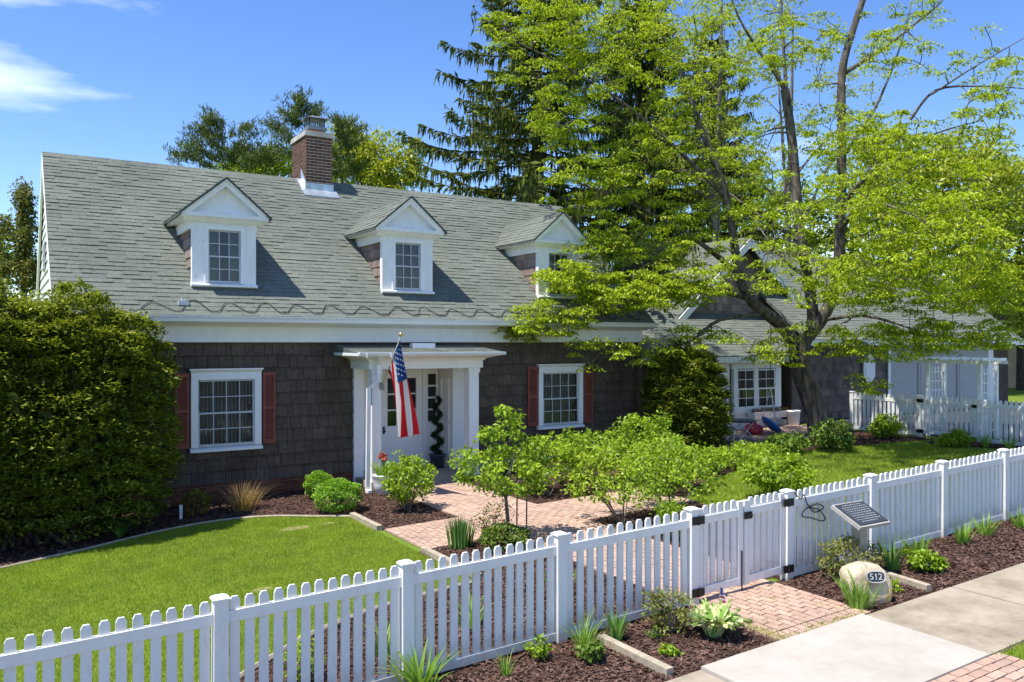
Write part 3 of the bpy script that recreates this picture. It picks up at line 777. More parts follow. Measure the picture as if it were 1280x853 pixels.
# dormers
def dormer(xc):
    x0, x1 = xc - DW, xc + DW; zc = 5.36; pk = 6.14; hw = .80
    yb = DY + 2.4
    core = MB()
    core.box(x0 + .03, DY + .13, DZ0 - .1, x1 - .03, YE + (zc - ZE) / RS, zc)
    d = core.build('dormer', 'weathered_shake', house, label='white dormer')
    if 'label' in d: del d['label']
    # front board wall around the window
    wx0, wx1, wz0, wz1 = xc - .335, xc + .335, DZ0 + .10, 5.18
    f = MB(); f.box(x0, DY, DZ0 + .05, wx0, DY + .12, zc); f.box(wx1, DY, DZ0 + .05, x1, DY + .12, zc)
    f.box(wx0, DY + .002, wz1, wx1, DY + .12, zc)
    f.build_each('front_board', 'peeling_white_paint', d)
    f = MB(); f.box(wx0 - .035, DY - .025, wz0, wx0 + .03, DY + .02, wz1 + .05); f.box(wx1 - .03, DY - .025, wz0, wx1 + .035, DY + .02, wz1 + .05); f.box(wx0 + .03, DY - .023, wz1 - .01, wx1 - .03, DY + .02, wz1 + .05); f.build_each('casing', 'white_paint', d)
    f = MB(); f.prism([(x0 - .02, DY - .075, DZ0 + .03), (x0 - .02, DY - .075, DZ0 + .06), (x0 - .02, DY + .05, DZ0 + .105), (x0 - .02, DY + .05, DZ0 + .0)], (2 * DW + .04, 0, 0)); f.build('sill', 'white_paint', d)
    sash_window(d, wx0 + .03, wx1 - .03, wz0, wz1 - .01, DY + .04, 3, 2, .03, curtain=.34)
    # side shakes
    for sgn in (-1, 1):
        xs_ = x0 + .03 if sgn < 0 else x1 - .03; k = 0; z = DZ0
        lst = []
        while z < zc - .02:
            y = DY + .12
            ymax = YE + (z - ZE) / RS + .05 + .22
            z1_ = min(z + .225, zc)
            while y < ymax:
                wd = random.choice([.12, .16, .2, .25]); q = MB(); t = random.uniform(.022, .034)
                X = xs_ + sgn * t; Xt = xs_ + sgn * .008
                q.hexa([(xs_, y, z), (xs_, y + wd - .005, z), (X, y + wd - .005, z), (X, y, z)], [(xs_, y, z1_), (xs_, y + wd - .005, z1_), (Xt, y + wd - .005, z1_), (Xt, y, z1_)])
                q.build('shake', 'weathered_shake', d); y += wd
            z += .20
        cb = MB(); cb.box(min(xs_, xs_ + sgn * .04), DY + .0 + .001, DZ0 + .06, max(xs_, xs_ + sgn * .04), DY + .119, zc - .001) if False else None
    # eave boards and cornice
    ybk = YE + (zc - ZE) / RS
    f = MB()
    for sgn in (-1, 1):
        xa, xb2 = (xc - hw + .08, x0 + .002) if sgn < 0 else (x1 - .002, xc + hw - .08)
        f.box(xa if sgn < 0 else xb2 - (xb2 - xa), DY - .10, zc + .02, xb2, ybk + .25, zc + .07)      # soffit
        fx0, fx1 = (x0 - .035, x0 + .03) if sgn < 0 else (x1 - .03, x1 + .035)
        f.box(fx0, DY + .03, zc - .19, fx1, ybk + .05, zc + .02)                                       # side frieze
        ex0, ex1 = (xc - hw, xc - hw + .08) if sgn < 0 else (xc + hw - .08, xc + hw)
        f.box(ex0, DY - .14, zc + .01, ex1, ybk + .30, zc + .13)
    f.build_each('eave_board', 'white_paint', d)
    f = MB(); f.box(xc - hw - .012, DY - .16, zc + .03, xc + hw + .012, DY + .03, zc + .105); f.prism([(xc - hw + .05, DY - .03, zc - .06), (xc - hw + .05, DY - .13, zc + .029), (xc - hw + .05, DY + .05, zc + .029), (xc - hw + .05, DY + .05, zc - .06)], (2 * hw - .10, 0, 0)); f.build('cornice', 'peeling_white_paint', d)
    zt = zc + .105
    f = MB(); f.prism([(xc - hw + .1, DY + .0, zt), (xc + hw - .1, DY + .0, zt), (xc, DY + .0, pk - .14)], (0, .05, 0)); f.build('pediment', 'white_paint', d)
    f = MB(); f.prism([(xc - .22, DY - .012, zt + .03), (xc + .22, DY - .012, zt + .03), (xc, DY - .012, zt + .26)], (0, .015, 0)); f.build('pediment_panel', 'white_paint', d)
    sl = (pk - zt) / hw
    f = MB()
    for sgn in (-1, 1):
        f.prism([(xc + sgn * (hw + .01), DY - .15, zt), (xc, DY - .15, pk), (xc, DY - .15, pk - .135), (xc + sgn * (hw - .16), DY - .15, zt)], (0, .16, 0))
        f.prism([(xc + sgn * (hw + .02), DY - .185, zt + .012), (xc, DY - .185, pk + .02), (xc, DY - .185, pk - .04), (xc + sgn * (hw - .05), DY - .185, zt + .012)], (0, .035, 0))
    f.build_each('rake_board', 'white_paint', d)
    # little gable roof running back into the main roof
    dr = MB(); hx = hw + .06; y0 = DY - .20; ze = zt - .03
    for sgn in (-1, 1):
        ye = YE + (ze - ZE) / RS + .12; yp = YE + (pk + .03 - ZE) / RS + .12
        a = [(xc + sgn * hx, y0, ze), (xc, y0, pk + .03), (xc, yp, pk + .03), (xc + sgn * hx, ye, ze)]
        if sgn > 0: a = a[::-1]
        lowp = [(p[0], p[1], p[2] - .035) for p in a]
        dr.hexa(lowp, a)
    rf = dr.build('dormer_roof', 'roof_underlay', d)
    for sgn in (-1, 1):
        org = np.array([xc + sgn * hx, 0, ze]); up = np.array([-sgn * hx, 0, pk + .03 - ze]); SL = np.linalg.norm(up); up = up / SL
        nn = np.array([sgn * (pk + .03 - ze), 0, hx]); nn = nn / np.linalg.norm(nn)
        lst = []
        for r in range(int(SL / .135) + 1):
            s0, s1 = r * .135, min(r * .135 + .155, SL)
            if s1 - s0 < .03: continue
            ymax = YE + (ze + (pk + .03 - ze) * s1 / SL - ZE) / RS + .1; y = y0 - .01
            while y < ymax:
                wd = random.choice([.16, .22, .28, .33]); lst.append((y, min(y + wd, ymax), s0, s1, random.choice([.008, .012, .016]))); y += wd
        tabs_joined(lst, org + nn * .003, up, nn, 'dormer_shingles', d, np.array([0, 1., 0]))
for xc in DORM: dormer(xc)

# chimney
ch = MB(); chz0, chz1 = roof_z(CHY0) - .6, 8.02
ch.box(CHX0 + .012, CHY0 + .012, chz0, CHX1 - .012, CHY1 - .012, chz1)
chim = ch.build('chimney', 'mortar', house)
cb_me = fu.mesh('chimney_brick'); cb_me.materials.append(M['chimney_brick'])
r = 0; z = roof_z(CHY0) + .16
while z < chz1 - .03:
    off = .105 if r % 2 else 0
    for face in 'fl':
        a0, a1 = (CHX0, CHX1) if face == 'f' else (CHY0, CHY1)
        x = a0 - off
        while x < a1 - .01:
            p, q = max(x, a0), min(x + .20, a1); x += .212
            if q - p < .03: continue
            if face == 'f': link('brick', cb_me, None, chim, loc=((p + q) / 2, CHY0 + .03, z + .031), scale=(q - p - .004, .06, .050))
            else:
                if z > min(roof_z(max(p, CHY0)), 2 * ZR - roof_z(p)) - .15: link('brick', cb_me, None, chim, loc=(CHX0 + .03, (p + q) / 2 + (.062 if p == CHY0 else 0) * 0.5, z + .031), scale=(.06, q - p - .004 - (.062 if p == CHY0 else 0), .050))
        x = a0
    z += .0745; r += 1
m = MB()
m.hexa([(CHX0 - .035, CHY0 - .035, chz1), (CHX1 + .035, CHY0 - .035, chz1), (CHX1 + .035, CHY1 + .035, chz1), (CHX0 - .035, CHY1 + .035, chz1)], [(CHX0 - .02, CHY0 - .02, chz1 + .13), (CHX1 + .02, CHY0 - .02, chz1 + .13), (CHX1 + .02, CHY1 + .02, chz1 + .13), (CHX0 - .02, CHY1 + .02, chz1 + .13)])
m.build('crown', 'cement', chim)
cx_, cy_ = (CHX0 + CHX1) / 2 + .0, 19.98
m = MB(); m.box(cx_ - .20, cy_ - .20, chz1 + .13, cx_ + .20, cy_ + .20, chz1 + .27); m.build('flue', 'terracotta', chim)
m = MB(); z = chz1 + .27
m.box(cx_ - .235, cy_ - .235, z - .06, cx_ + .235, cy_ + .235, z + .02)
for i in range(9):
    t = -.19 + .38 * i / 8
    for a, b2 in ((t, -.19), (t, .19), (-.19, t), (.19, t)): m.box(cx_ + a - .007, cy_ + b2 - .007, z + .02, cx_ + a + .007, cy_ + b2 + .007, z + .24)
m.add([(cx_ - .29, cy_ - .29, z + .22), (cx_ + .29, cy_ - .29, z + .22), (cx_ + .29, cy_ + .29, z + .22), (cx_ - .29, cy_ + .29, z + .22), (cx_ - .1, cy_ - .1, z + .31), (cx_ + .1, cy_ - .1, z + .31), (cx_ + .1, cy_ + .1, z + .31), (cx_ - .1, cy_ + .1, z + .31)], [(0, 3, 2, 1), (4, 5, 6, 7), (0, 1, 5, 4), (1, 2, 6, 5), (2, 3, 7, 6), (3, 0, 4, 7)])
m.build('chimney_cap', 'cap_metal', chim)
m = MB(); zf = roof_z(CHY0)
m.box(CHX0 - .02, CHY0 - .015, zf - .1, CHX1 + .02, CHY0 + .01, zf + .20)
m.prism([(CHX0 - .10, CHY0 - .21, roof_z(CHY0 - .21) + .03), (CHX0 - .10, CHY0 - .0, zf + .03), (CHX0 - .10, CHY0 - .0, zf + .055), (CHX0 - .10, CHY0 - .21, roof_z(CHY0 - .21) + .048)], (CHX1 - CHX0 + .20, 0, 0))
n = 5
for sgn, xx in ((-1, CHX0 - .014), (1, CHX1)):
    m.prism([(xx, CHY0 - .01, zf - .05), (xx, CHY0 - .01, zf + .22), (xx, YR - .02, ZR + .26), (xx, YR - .02, ZR - .05)], (.014, 0, 0))
m.hexa([(CHX0 - .11, CHY0 - .05, roof_z(CHY0 - .05) + .02), (CHX0 + .0, CHY0 - .05, roof_z(CHY0 - .05) + .02), (CHX0, YR, ZR + .02), (CHX0 - .11, YR, ZR + .02)], [(CHX0 - .11, CHY0 - .05, roof_z(CHY0 - .05) + .035), (CHX0 + .0, CHY0 - .05, roof_z(CHY0 - .05) + .035), (CHX0, YR, ZR + .035), (CHX0 - .11, YR, ZR + .035)])
m.build('flashing', 'flashing', chim)

# ---------------------------------------------------------------- entry: recess, door, porch
WP = 'white_paint'
m = MB()
m.box(RX0 - .2, YF - .05, .0, RX0 + .02, YF + .07, 2.46); m.box(RX1 - .02, YF - .05, .0, RX1 + .26, YF + .07, 2.46); m.build_each('pilaster', WP, house)
m = MB()
m.box(RX0 - .06, YF + .071, .0, RX0 + .015, DOOR_Y + .1, 2.60); m.box(RX1 - .015, YF + .071, .0, RX1 + .06, DOOR_Y + .1, 2.60)
m.box(RX0, YF - .02, 2.47, RX1, DOOR_Y + .1, 2.53); m.box(RX0, DOOR_Y + .06, .0, RX1, DOOR_Y + .12, 2.47)
m.build('entry_recess', WP, house)
for a, b2, z0, z1 in ((16.42, 16.82, .45, 1.15), (16.42, 16.82, 1.25, 2.2)):
    m = MB(); x = RX1 - .015
    for (c0, c1, d0, d1) in ((a, b2, z0, z0 + .05), (a, b2, z1 - .05, z1), (a, a + .05, z0 + .05, z1 - .05), (b2 - .05, b2, z0 + .05, z1 - .05)): m.box(x - .02, c0, d0, x, c1, d1)
    m.build('entry_panel', WP, house)
m = MB(); m.box(6.25, 15.25, -.1, 8.95, DOOR_Y + .06, .20); m.box(6.35, 14.95, -.1, 8.5, 15.25, .10); m.build('porch_floor', 'old_concrete', house)
m = MB()
DX0, DX1, DZ1 = 7.09, 8.11, 2.40
m.box(DX0 - .08, DOOR_Y - .03, .2, DX0, DOOR_Y + .059, DZ1 + .08); m.box(DX1, DOOR_Y - .03, .2, DX1 + .08, DOOR_Y + .059, DZ1 + .08); m.box(DX0, DOOR_Y - .028, DZ1, DX1, DOOR_Y + .059, DZ1 + .08)
m.build('door_frame', WP, house)
m = MB(); gx0, gx1, g0, g1 = 7.26, 7.96, 1.14, 2.20
m.box(DX0 + .01, DOOR_Y, .24, gx0, DOOR_Y + .05, DZ1 - .01); m.box(gx1, DOOR_Y, .24, DX1 - .01, DOOR_Y + .05, DZ1 - .01)
m.box(gx0, DOOR_Y + .001, .24, gx1, DOOR_Y + .05, g0); m.box(gx0, DOOR_Y + .001, g1, gx1, DOOR_Y + .05, DZ1 - .01)
for k in range(5): m.box(DX0 + .15, DOOR_Y - .012, .36 + k * .13, DX1 - .15, DOOR_Y, .36 + k * .13 + .115)
door = m.build('door', WP, house)
m = MB()
for k in (1, 2): m.box(gx0, DOOR_Y + .004, g0 + (g1 - g0) * k / 3 - .014, gx1, DOOR_Y + .04, g0 + (g1 - g0) * k / 3 + .014); m.box(gx0 + (gx1 - gx0) * k / 3 - .012, DOOR_Y + .006, g0, gx0 + (gx1 - gx0) * k / 3 + .012, DOOR_Y + .038, g1)
m.build('muntin', WP, door)
m = MB(); m.box(gx0, DOOR_Y + .045, g0, gx1, DOOR_Y + .056, g1); m.build('interior', 'interior', door)
for i in range(3):
    for j in range(3):
        m = MB(); a, b2, c, d = gx0 + (gx1 - gx0) * i / 3, gx0 + (gx1 - gx0) * (i + 1) / 3, g0 + (g1 - g0) * j / 3, g0 + (g1 - g0) * (j + 1) / 3
        m.add([(a, DOOR_Y + .025, c), (b2, DOOR_Y + .025, c), (b2, DOOR_Y + .025, d), (a, DOOR_Y + .025, d)], [(0, 1, 2, 3)]); m.build('pane', 'glass', door)
m = MB(); m.lathe([(.02, 0), (.03, .01), (.03, .03), (.012, .05)], (7.17, DOOR_Y - .04, 1.02), 10); m.box(7.15, DOOR_Y - .02, .98, 7.19, DOOR_Y - .0005, 1.14); m.build('handle', 'black_metal', door)
m = MB(); sx0, sx1 = 8.24, 8.46
m.box(sx0 - .04, DOOR_Y - .02, .2, sx0, DOOR_Y + .058, 2.40); m.box(sx1, DOOR_Y - .02, .2, sx1 + .04, DOOR_Y + .058, 2.40); m.box(sx0, DOOR_Y - .01, .2, sx1, DOOR_Y + .05, 1.2); m.box(sx0, DOOR_Y - .01, 2.28, sx1, DOOR_Y + .05, 2.40)
for k in (1, 2, 3): m.box(sx0, DOOR_Y - .008, 1.2 + 1.08 * k / 4 - .018, sx1, DOOR_Y + .03, 1.2 + 1.08 * k / 4 + .018)
sl = m.build('sidelight', WP, house)
m = MB(); m.box(sx0, DOOR_Y + .045, 1.2, sx1, DOOR_Y + .056, 2.28); m.build('interior', 'interior', sl)
for k in range(4):
    m = MB(); c, d = 1.2 + 1.08 * k / 4, 1.2 + 1.08 * (k + 1) / 4
    m.add([(sx0, DOOR_Y + .02, c), (sx1, DOOR_Y + .02, c), (sx1, DOOR_Y + .02, d), (sx0, DOOR_Y + .02, d)], [(0, 1, 2, 3)]); m.build('pane', 'glass', sl)
# porch columns, beam and roof
for x0, x1, zb in ((6.24, 6.43, .12), (8.43, 8.66, .18)):
    m = MB(); m.box(x0, 15.30, zb, x1, 15.30 + (x1 - x0), 2.46); m.box(x0 - .025, 15.275, .08, x1 + .025, 15.325 + (x1 - x0), zb + .12); m.box(x0 - .02, 15.28, 2.36, x1 + .02, 15.32 + (x1 - x0), 2.455)
    m.build('porch_column', WP, house)
m = MB(); m.box(6.16, 15.26, 2.46, 8.74, 15.54, 2.62); m.box(6.16, 15.54, 2.461, 6.40, YF + .02, 2.62); m.box(8.50, 15.54, 2.461, 8.74, YF + .02, 2.62); m.box(6.40, 15.54, 2.53, 8.50, YF, 2.60); m.build('porch_beam', WP, house)
m = MB()
def ring(e, z): return [(6.16 - e, 15.26 - e, z), (8.74 + e, 15.26 - e, z), (8.74 + e, YF, z), (6.16 - e, YF, z)]
m.hexa(ring(.02, 2.621), ring(.05, 2.66)); m.hexa(ring(.05, 2.66), ring(.24, 2.72)); m.hexa(ring(.28, 2.72), ring(.30, 2.735)); m.build('porch_cornice', WP, house)
m = MB(); m.box(5.82, 14.90, 2.736, 9.08, 14.98, 2.80); m.prism([(5.82, 14.90, 2.80), (5.82, 14.875, 2.80), (5.82, 14.875, 2.77), (5.82, 14.90, 2.745)], (3.26, 0, 0)); m.box(5.80, 14.90, 2.736, 5.819, YF, 2.79); m.box(9.081, 14.90, 2.736, 9.10, YF, 2.79); m.build('porch_gutter', 'white_metal', house)
m = MB(); m.hexa([(5.82, 14.985, 2.737), (9.08, 14.985, 2.737), (9.08, YF, 2.74), (5.82, YF, 2.74)], [(5.82, 14.985, 2.79), (9.08, 14.985, 2.79), (9.08, YF, 2.93), (5.82, YF, 2.93)]); pr = m.build('porch_roof', 'roof_underlay', house)
lst = []; y = 0
uu = np.array([0, YF - 14.985, .14]); PL = np.linalg.norm(uu); uu = uu / PL; pn = np.array([0, -.14, YF - 14.985]); pn = pn / np.linalg.norm(pn)
for r in range(int(PL / .14) + 1):
    x = 5.82
    while x < 9.08: wd = random.choice([.2, .26, .32]); lst.append((x, min(x + wd, 9.08), r * .14, min(r * .14 + .16, PL), random.choice([.008, .012]))); x += wd
tabs_joined(lst, np.array([0, 14.985, 2.792]), uu, pn, 'porch_shingles', pr)
m = MB(); m.box(7.35, 15.75, 2.86, 7.85, 15.95, 2.98); m.build('roof_box', 'white_metal', pr)
m = MB()
def rect_path(m, pts, a, b):
    for p, q in zip(pts[:-1], pts[1:]):
        m.hexa([(p[0] - a, p[1] - b, p[2]), (p[0] + a, p[1] - b, p[2]), (p[0] + a, p[1] + b, p[2]), (p[0] - a, p[1] + b, p[2])], [(q[0] - a, q[1] - b, q[2]), (q[0] + a, q[1] - b, q[2]), (q[0] + a, q[1] + b, q[2]), (q[0] - a, q[1] + b, q[2])])
rect_path(m, [(6.10, 15.19, .12), (6.12, 15.19, 2.10), (6.32, 15.19, 2.26), (6.32, 15.19, 2.55), (6.28, 14.96, 2.74)], .038, .03)
m.box(6.06, 15.05, .06, 6.14, 15.22, .12); m.build('downspout', 'white_metal', house)
for x in (5.95, 6.45): 
    m = MB(); m.box(x, 14.85, 2.70, x + .03, 14.876, 2.80); m.build('gutter_bracket', 'white_metal', house)

# ---------------------------------------------------------------- flag on the porch column
pb = np.array([6.44, 15.28, 2.12]); pt = np.array([6.12, 13.66, 3.10]); pdv = (pb - pt) / np.linalg.norm(pb - pt)
flag = thing('house_flag', (6.44, 15.28, 2.12), 'striped flag with starry blue corner hanging from a slanted pole on the porch column', 'flag')
m = MB(); m.tube([tuple(pb), tuple(pt)], .014, 8); m.build('pole', 'rope_white', flag, True)
m = MB(); m.lathe([(.012, 0), (.03, .02), (.036, .045), (.02, .07), (.004, .08)], tuple(pt), 10); m.build('finial', 'brass', flag, True)
m = MB(); m.box(6.40, 15.255, 2.05, 6.48, 15.299, 2.2); m.build('bracket', 'cap_metal', flag)
def cloth(s, t):
    hp = pt + pdv * (.06 + 1.22 * s)
    drop = 1.78 * t
    y = hp[1] + (14.22 - hp[1]) * (1 - math.exp(-2.2 * t)) * .62
    fold = .12 * t ** .55 * math.sin(s * 15 + t * 2.2) + .06 * t * math.sin(s * 7.0 + 1)
    sway = .03 * math.sin(t * 5 + s * 3)
    z = hp[2] - drop * (1 - .28 * s) - .02 * math.sin(s * 6) * t
    return np.array([hp[0] + (6.30 - hp[0]) * .7 * t + fold + .24 * t, y + sway * t + .02 * math.sin(s * 22) * t, z])
NS, NT = 52, 40
V = [cloth(i / NS, j / NT) for i in range(NS + 1) for j in range(NT + 1)]
m = MB(); mats = []
for i in range(NS):
    for j in range(NT):
        s, t = (i + .5) / NS, (j + .5) / NT; stripe = int(s * 13)
        mats.append(2 if (s < 7 / 13 and t < .40) else (0 if stripe % 2 == 0 else 1))
m.v = [tuple(q) for q in V]; m.f = [(i * (NT + 1) + j, (i + 1) * (NT + 1) + j, (i + 1) * (NT + 1) + j + 1, i * (NT + 1) + j + 1) for i in range(NS) for j in range(NT)]; m.m = mats
def cloth_mats():
    out = []
    for n_, c in (('flag_red', (.52, .022, .03)), ('flag_white', (.8, .8, .8)), ('flag_blue', (.028, .075, .26))):
        mt, nt, o = newmat(n_ + '_cloth'); d = nt.nodes.new('ShaderNodeBsdfDiffuse'); t = nt.nodes.new('ShaderNodeBsdfTranslucent')
        cc = ramp(nt, wnoise(nt, 30, 3), [tuple(x * .88 for x in c), c]); mx = nt.nodes.new('ShaderNodeMixShader'); mx.inputs[0].default_value = .4
        nt.links.new(cc, d.inputs[0]); nt.links.new(cc, t.inputs[0]); nt.links.new(d.outputs[0], mx.inputs[1]); nt.links.new(t.outputs[0], mx.inputs[2]); nt.links.new(mx.outputs[0], o.inputs[0]); out.append(mt)
    return out
cl = m.build('cloth', cloth_mats(), flag, True)
m = MB()
for r in range(9):
    for c in range(6 if r % 2 == 0 else 5):
        s = (r + 1) / 10 * 7 / 13; t = (c + (1 if r % 2 == 0 else 1.5)) / 6.9 * .40 * .97
        p = cloth(s, t); ds = cloth(s + .004, t) - p; dt = cloth(s, t + .004) - p
        n_ = np.cross(ds, dt); n_ /= np.linalg.norm(n_) + 1e-9; a = ds / np.linalg.norm(ds); b2 = np.cross(n_, a)
        for sg in (1, -1):
            pts = [tuple(p + sg * n_ * .004 + (.019 if k % 2 == 0 else .009) * (math.cos(k * .628) * a + math.sin(k * .628) * b2)) for k in range(10)]
            m.add(pts, [tuple(range(10))])
m.build('stars', 'flag_white', cl)

# ================================================================ garden wing at the right
wing = thing('garden_wing', (20, 17, .5), 'low shingled wing with small gable and white garage front behind the bright green tree', 'building')
m = MB()
m.box(14.0, 17.06, 0, 20.14, 21.5, 2.56); m.box(20.69, 17.06, 0, 33.3, 21.5, 3.1); m.box(20.14, 17.5, 0, 20.69, 21.5, 2.7)
m.build('wall', 'dark_shake', wing)
m = MB(); m.prism([(17.25, 18.6, 3.6), (23.3, 18.6, 3.6), (20.28, 18.6, 6.15)], (0, .2, 0)); gwall = m.build('gable_wall', 'weathered_shake', wing)
gs_me = sk.mesh('gable_shake'); gs_me.materials.append(M['weathered_shake'])
z = 3.75
while z < 5.9:
    hwid = 3.02 * (6.15 - z - .25) / 2.55; x = 20.28 - hwid
    while x < 20.28 + hwid - .1:
        wd = random.choice([.15, .2, .26, .3]); link('shake', gs_me, None, gwall, loc=(x + wd / 2, 18.6, z), scale=(wd - .005, .035, .26)); x += wd
    z += .235
m = MB(); m.hexa([(14.15, 16.65, 2.50), (20.95, 16.65, 2.50), (20.95, 18.62, 3.83), (14.15, 18.62, 3.83)], [(14.15, 16.65, 2.60), (20.95, 16.65, 2.60), (20.95, 18.62, 3.93), (14.15, 18.62, 3.93)])
shed = m.build('shed_roof', 'roof_underlay', wing)
def shingle_slope(parent, x0, x1, p0, p1, name, expo=.145):
    uu = np.array([0, p1[0] - p0[0], p1[1] - p0[1]]); Ls = np.linalg.norm(uu); uu = uu / Ls; nn = np.array([0, -uu[2], uu[1]]); lst = []
    for r in range(int(Ls / expo) + 1):
        x = x0 - random.uniform(0, .2)
        s1 = min(r * expo + expo * 1.15, Ls)
        if s1 - r * expo < .03: continue
        while x < x1:
            wd = random.choice([.18, .26, .32]); a, b2 = max(x, x0), min(x + wd, x1); x += wd
            if b2 - a > .03: lst.append((a, b2, r * expo, s1, random.choice([.009, .013, .018])))
    tabs_joined(lst, np.array([0, p0[0], p0[1]]) + nn * .004, uu, nn, name, parent)
shingle_slope(shed, 14.15, 20.95, (16.65, 2.60), (18.62, 3.93), 'shed_shingles')
m = MB(); m.hexa([(20.97, 16.6, 2.98), (33.5, 16.6, 2.98), (33.5, 20.6, 6.18), (20.97, 20.6, 6.18)], [(20.97, 16.6, 3.08), (33.5, 16.6, 3.08), (33.5, 20.6, 6.28), (20.97, 20.6, 6.28)])
m.hexa([(17.3, 20.602, 6.18), (33.5, 20.602, 6.18), (33.5, 24.5, 3.0), (17.3, 24.5, 3.0)], [(17.3, 20.602, 6.28), (33.5, 20.602, 6.28), (33.5, 24.5, 3.1), (17.3, 24.5, 3.1)])
mr = m.build('main_roof', 'roof_underlay', wing); shingle_slope(mr, 20.97, 33.5, (16.6, 3.08), (20.6, 6.28), 'main_shingles')
m = MB()
for sg in (-1, 1):
    a = [(20.28 + sg * 3.25, 18.3, 3.62), (20.28, 18.3, 6.36), (20.28, 21.0, 6.36), (20.28 + sg * 3.25, 21.0, 3.62)]
    if sg > 0: a = a[::-1]
    m.hexa([(p[0], p[1], p[2] - .08) for p in a], a)
gr = m.build('gable_roof', 'roof_underlay', wing)
for sg in (-1, 1):
    org = np.array([20.28 + sg * 3.25, 0, 3.62]); up = np.array([-sg * 3.25, 0, 2.74]); SL = np.linalg.norm(up); up = up / SL; nn = unit(np.array([sg * 2.74, 0, 3.25])); lst = []
    for r in range(int(SL / .145)):
        y = 18.28
        while y < 21: wd = random.choice([.2, .28, .33]); lst.append((y, min(y + wd, 21), r * .145, min(r * .145 + .165, SL), random.choice([.009, .014]))); y += wd
    tabs_joined(lst, org + nn * .004, up, nn, 'gable_shingles', gr, np.array([0, 1., 0]))
m = MB()
for sg in (-1, 1): m.prism([(20.28 + sg * 3.22, 18.24, 3.60), (20.28, 18.24, 6.33), (20.28, 18.24, 6.06), (20.28 + sg * 3.05, 18.24, 3.48)], (0, .05, 0))
m.build_each('rake_board', 'peeling_white_paint', wing)
m = MB(); m.box(14.15, 16.62, 2.42, 20.95, 16.649, 2.58); m.box(17.5, 16.96, 2.36, 20.3, 17.05, 2.52); m.box(20.98, 16.57, 2.90, 33.5, 16.599, 3.06); m.build_each('fascia', WP, wing)
m = MB(); m.box(17.55, 16.95, .3, 17.76, 17.05, 2.36); m.box(17.76, 16.97, .3, 17.95, 17.055, 2.36); m.box(18.05, 16.97, 2.22, 20.14, 17.055, 2.36); m.box(20.0, 16.955, .3, 20.14, 17.05, 2.22)
m.box(17.95, 16.98, .3, 20.0, 17.05, .95); m.build_each('bay_trim', WP, wing)
m = MB(); m.box(18.1, 16.93, .93, 20.0, 17.0, 1.05); m.box(18.1, 16.935, 1.05, 18.24, 17.05, 2.22); m.box(18.98, 16.935, 1.05, 19.10, 17.05, 2.22); m.box(19.88, 16.935, 1.05, 19.999, 17.05, 2.22); wwin = m.build('window', WP, wing)
sash_window(wwin, 18.24, 18.98, 1.05, 2.20, 16.96, 2, 2, .04, curtain=.3, mun=WP); sash_window(wwin, 19.10, 19.88, 1.05, 2.20, 16.96, 2, 2, .04, curtain=.3, mun=WP)
ws_me = sk.mesh('wing_shake'); ws_me.materials.append(M['weathered_shake_dark'] if 'weathered_shake_dark' in M else M['dark_shake'])
pieces('wing_shake', [(.17, .13, .11), (.24, .185, .16), (.13, .10, .09), (.20, .155, .135)], .9, (4, 4, .25), .5, 50, .5, .006, .15)
ws_me.materials[0] = M['wing_shake']
for r in range(10):
    z = .52 + r * .255; x = 20.72
    while x < 25.5:
        wd = random.choice([.2, .26, .32, .38]); wd = min(wd, 25.52 - x)
        if wd > .04: link('shake', ws_me, None, wing, loc=(x + wd / 2, 17.06, z), scale=(wd - .005, .05, .285))
        x += wd
m = MB(); m.box(25.54, 16.99, .3, 31.7, 17.055, 2.96)
for k in range(16): m.prism([(25.66, 16.99, .62 + k * .14), (25.66, 16.972, .622 + k * .14), (25.66, 16.985, .755 + k * .14), (25.66, 16.99, .755 + k * .14)], (5.9, 0, 0))
m.build('garage_front', 'garage_white', wing)
for x in (27.2, 29.6):
    m = MB(); m.box(x, 16.94, .5, x + 1.0, 16.971, 2.5); m.box(x + .12, 16.925, .7, x + .88, 16.939, 1.4); m.box(x + .12, 16.925, 1.5, x + .88, 16.939, 2.3); m.build('side_door', 'garage_white', wing)
m = MB(); m.box(31.7, 16.96, .3, 32.05, 17.055, 2.96); m.box(25.5, 16.96, .3, 25.64, 16.989, 2.96); m.build_each('corner_board', WP, wing)
hx = [(24.45 + .30 * a, 16.94, 2.12 + .56 * b2) for a, b2 in ((0, 1), (1, .45), (1, -.45), (0, -1), (-1, -.45), (-1, .45))]
m = MB(); m.prism(hx, (0, .05, 0)); m.prism([(24.45 + (p[0] - 24.45) * .72, 16.925, 2.12 + (p[2] - 2.12) * .72) for p in hx], (0, .02, 0)); m.build('hexagon_plaque', 'white_paint', None, label='white elongated hexagon plaque on the dark shakes of the wing', cat='plaque')
# planter, bucket, toys, table
def flowers(mb_name, parent, cx, cy, cz, lx, ly, n, mat, L=.06):
    c = np.c_[cx + rng.uniform(-lx, lx, n), cy + rng.uniform(-ly, ly, n), cz + rng.uniform(0, .12, n)]
    d = rng.normal(0, 1, (n, 3)); bulk(mb_name, leaves(c, d, L, L * .7), mat, parent)
wb = thing('window_box', (19.4, 16.8, .66), 'white window box with red flowers under the wing window', 'planter')
m = MB(); m.hexa([(18.65, 16.66, .76), (20.15, 16.66, .76), (20.15, 16.9, .76), (18.65, 16.9, .76)], [(18.60, 16.60, .95), (20.20, 16.60, .95), (20.20, 16.92, .95), (18.60, 16.92, .95)]); m.build('box', 'white_ceramic', wb)
m = MB(); m.box(18.75, 16.68, .45, 18.80, 16.9, .68); m.box(20.0, 16.68, .45, 20.05, 16.9, .68); m.build('bracket', WP, wb)
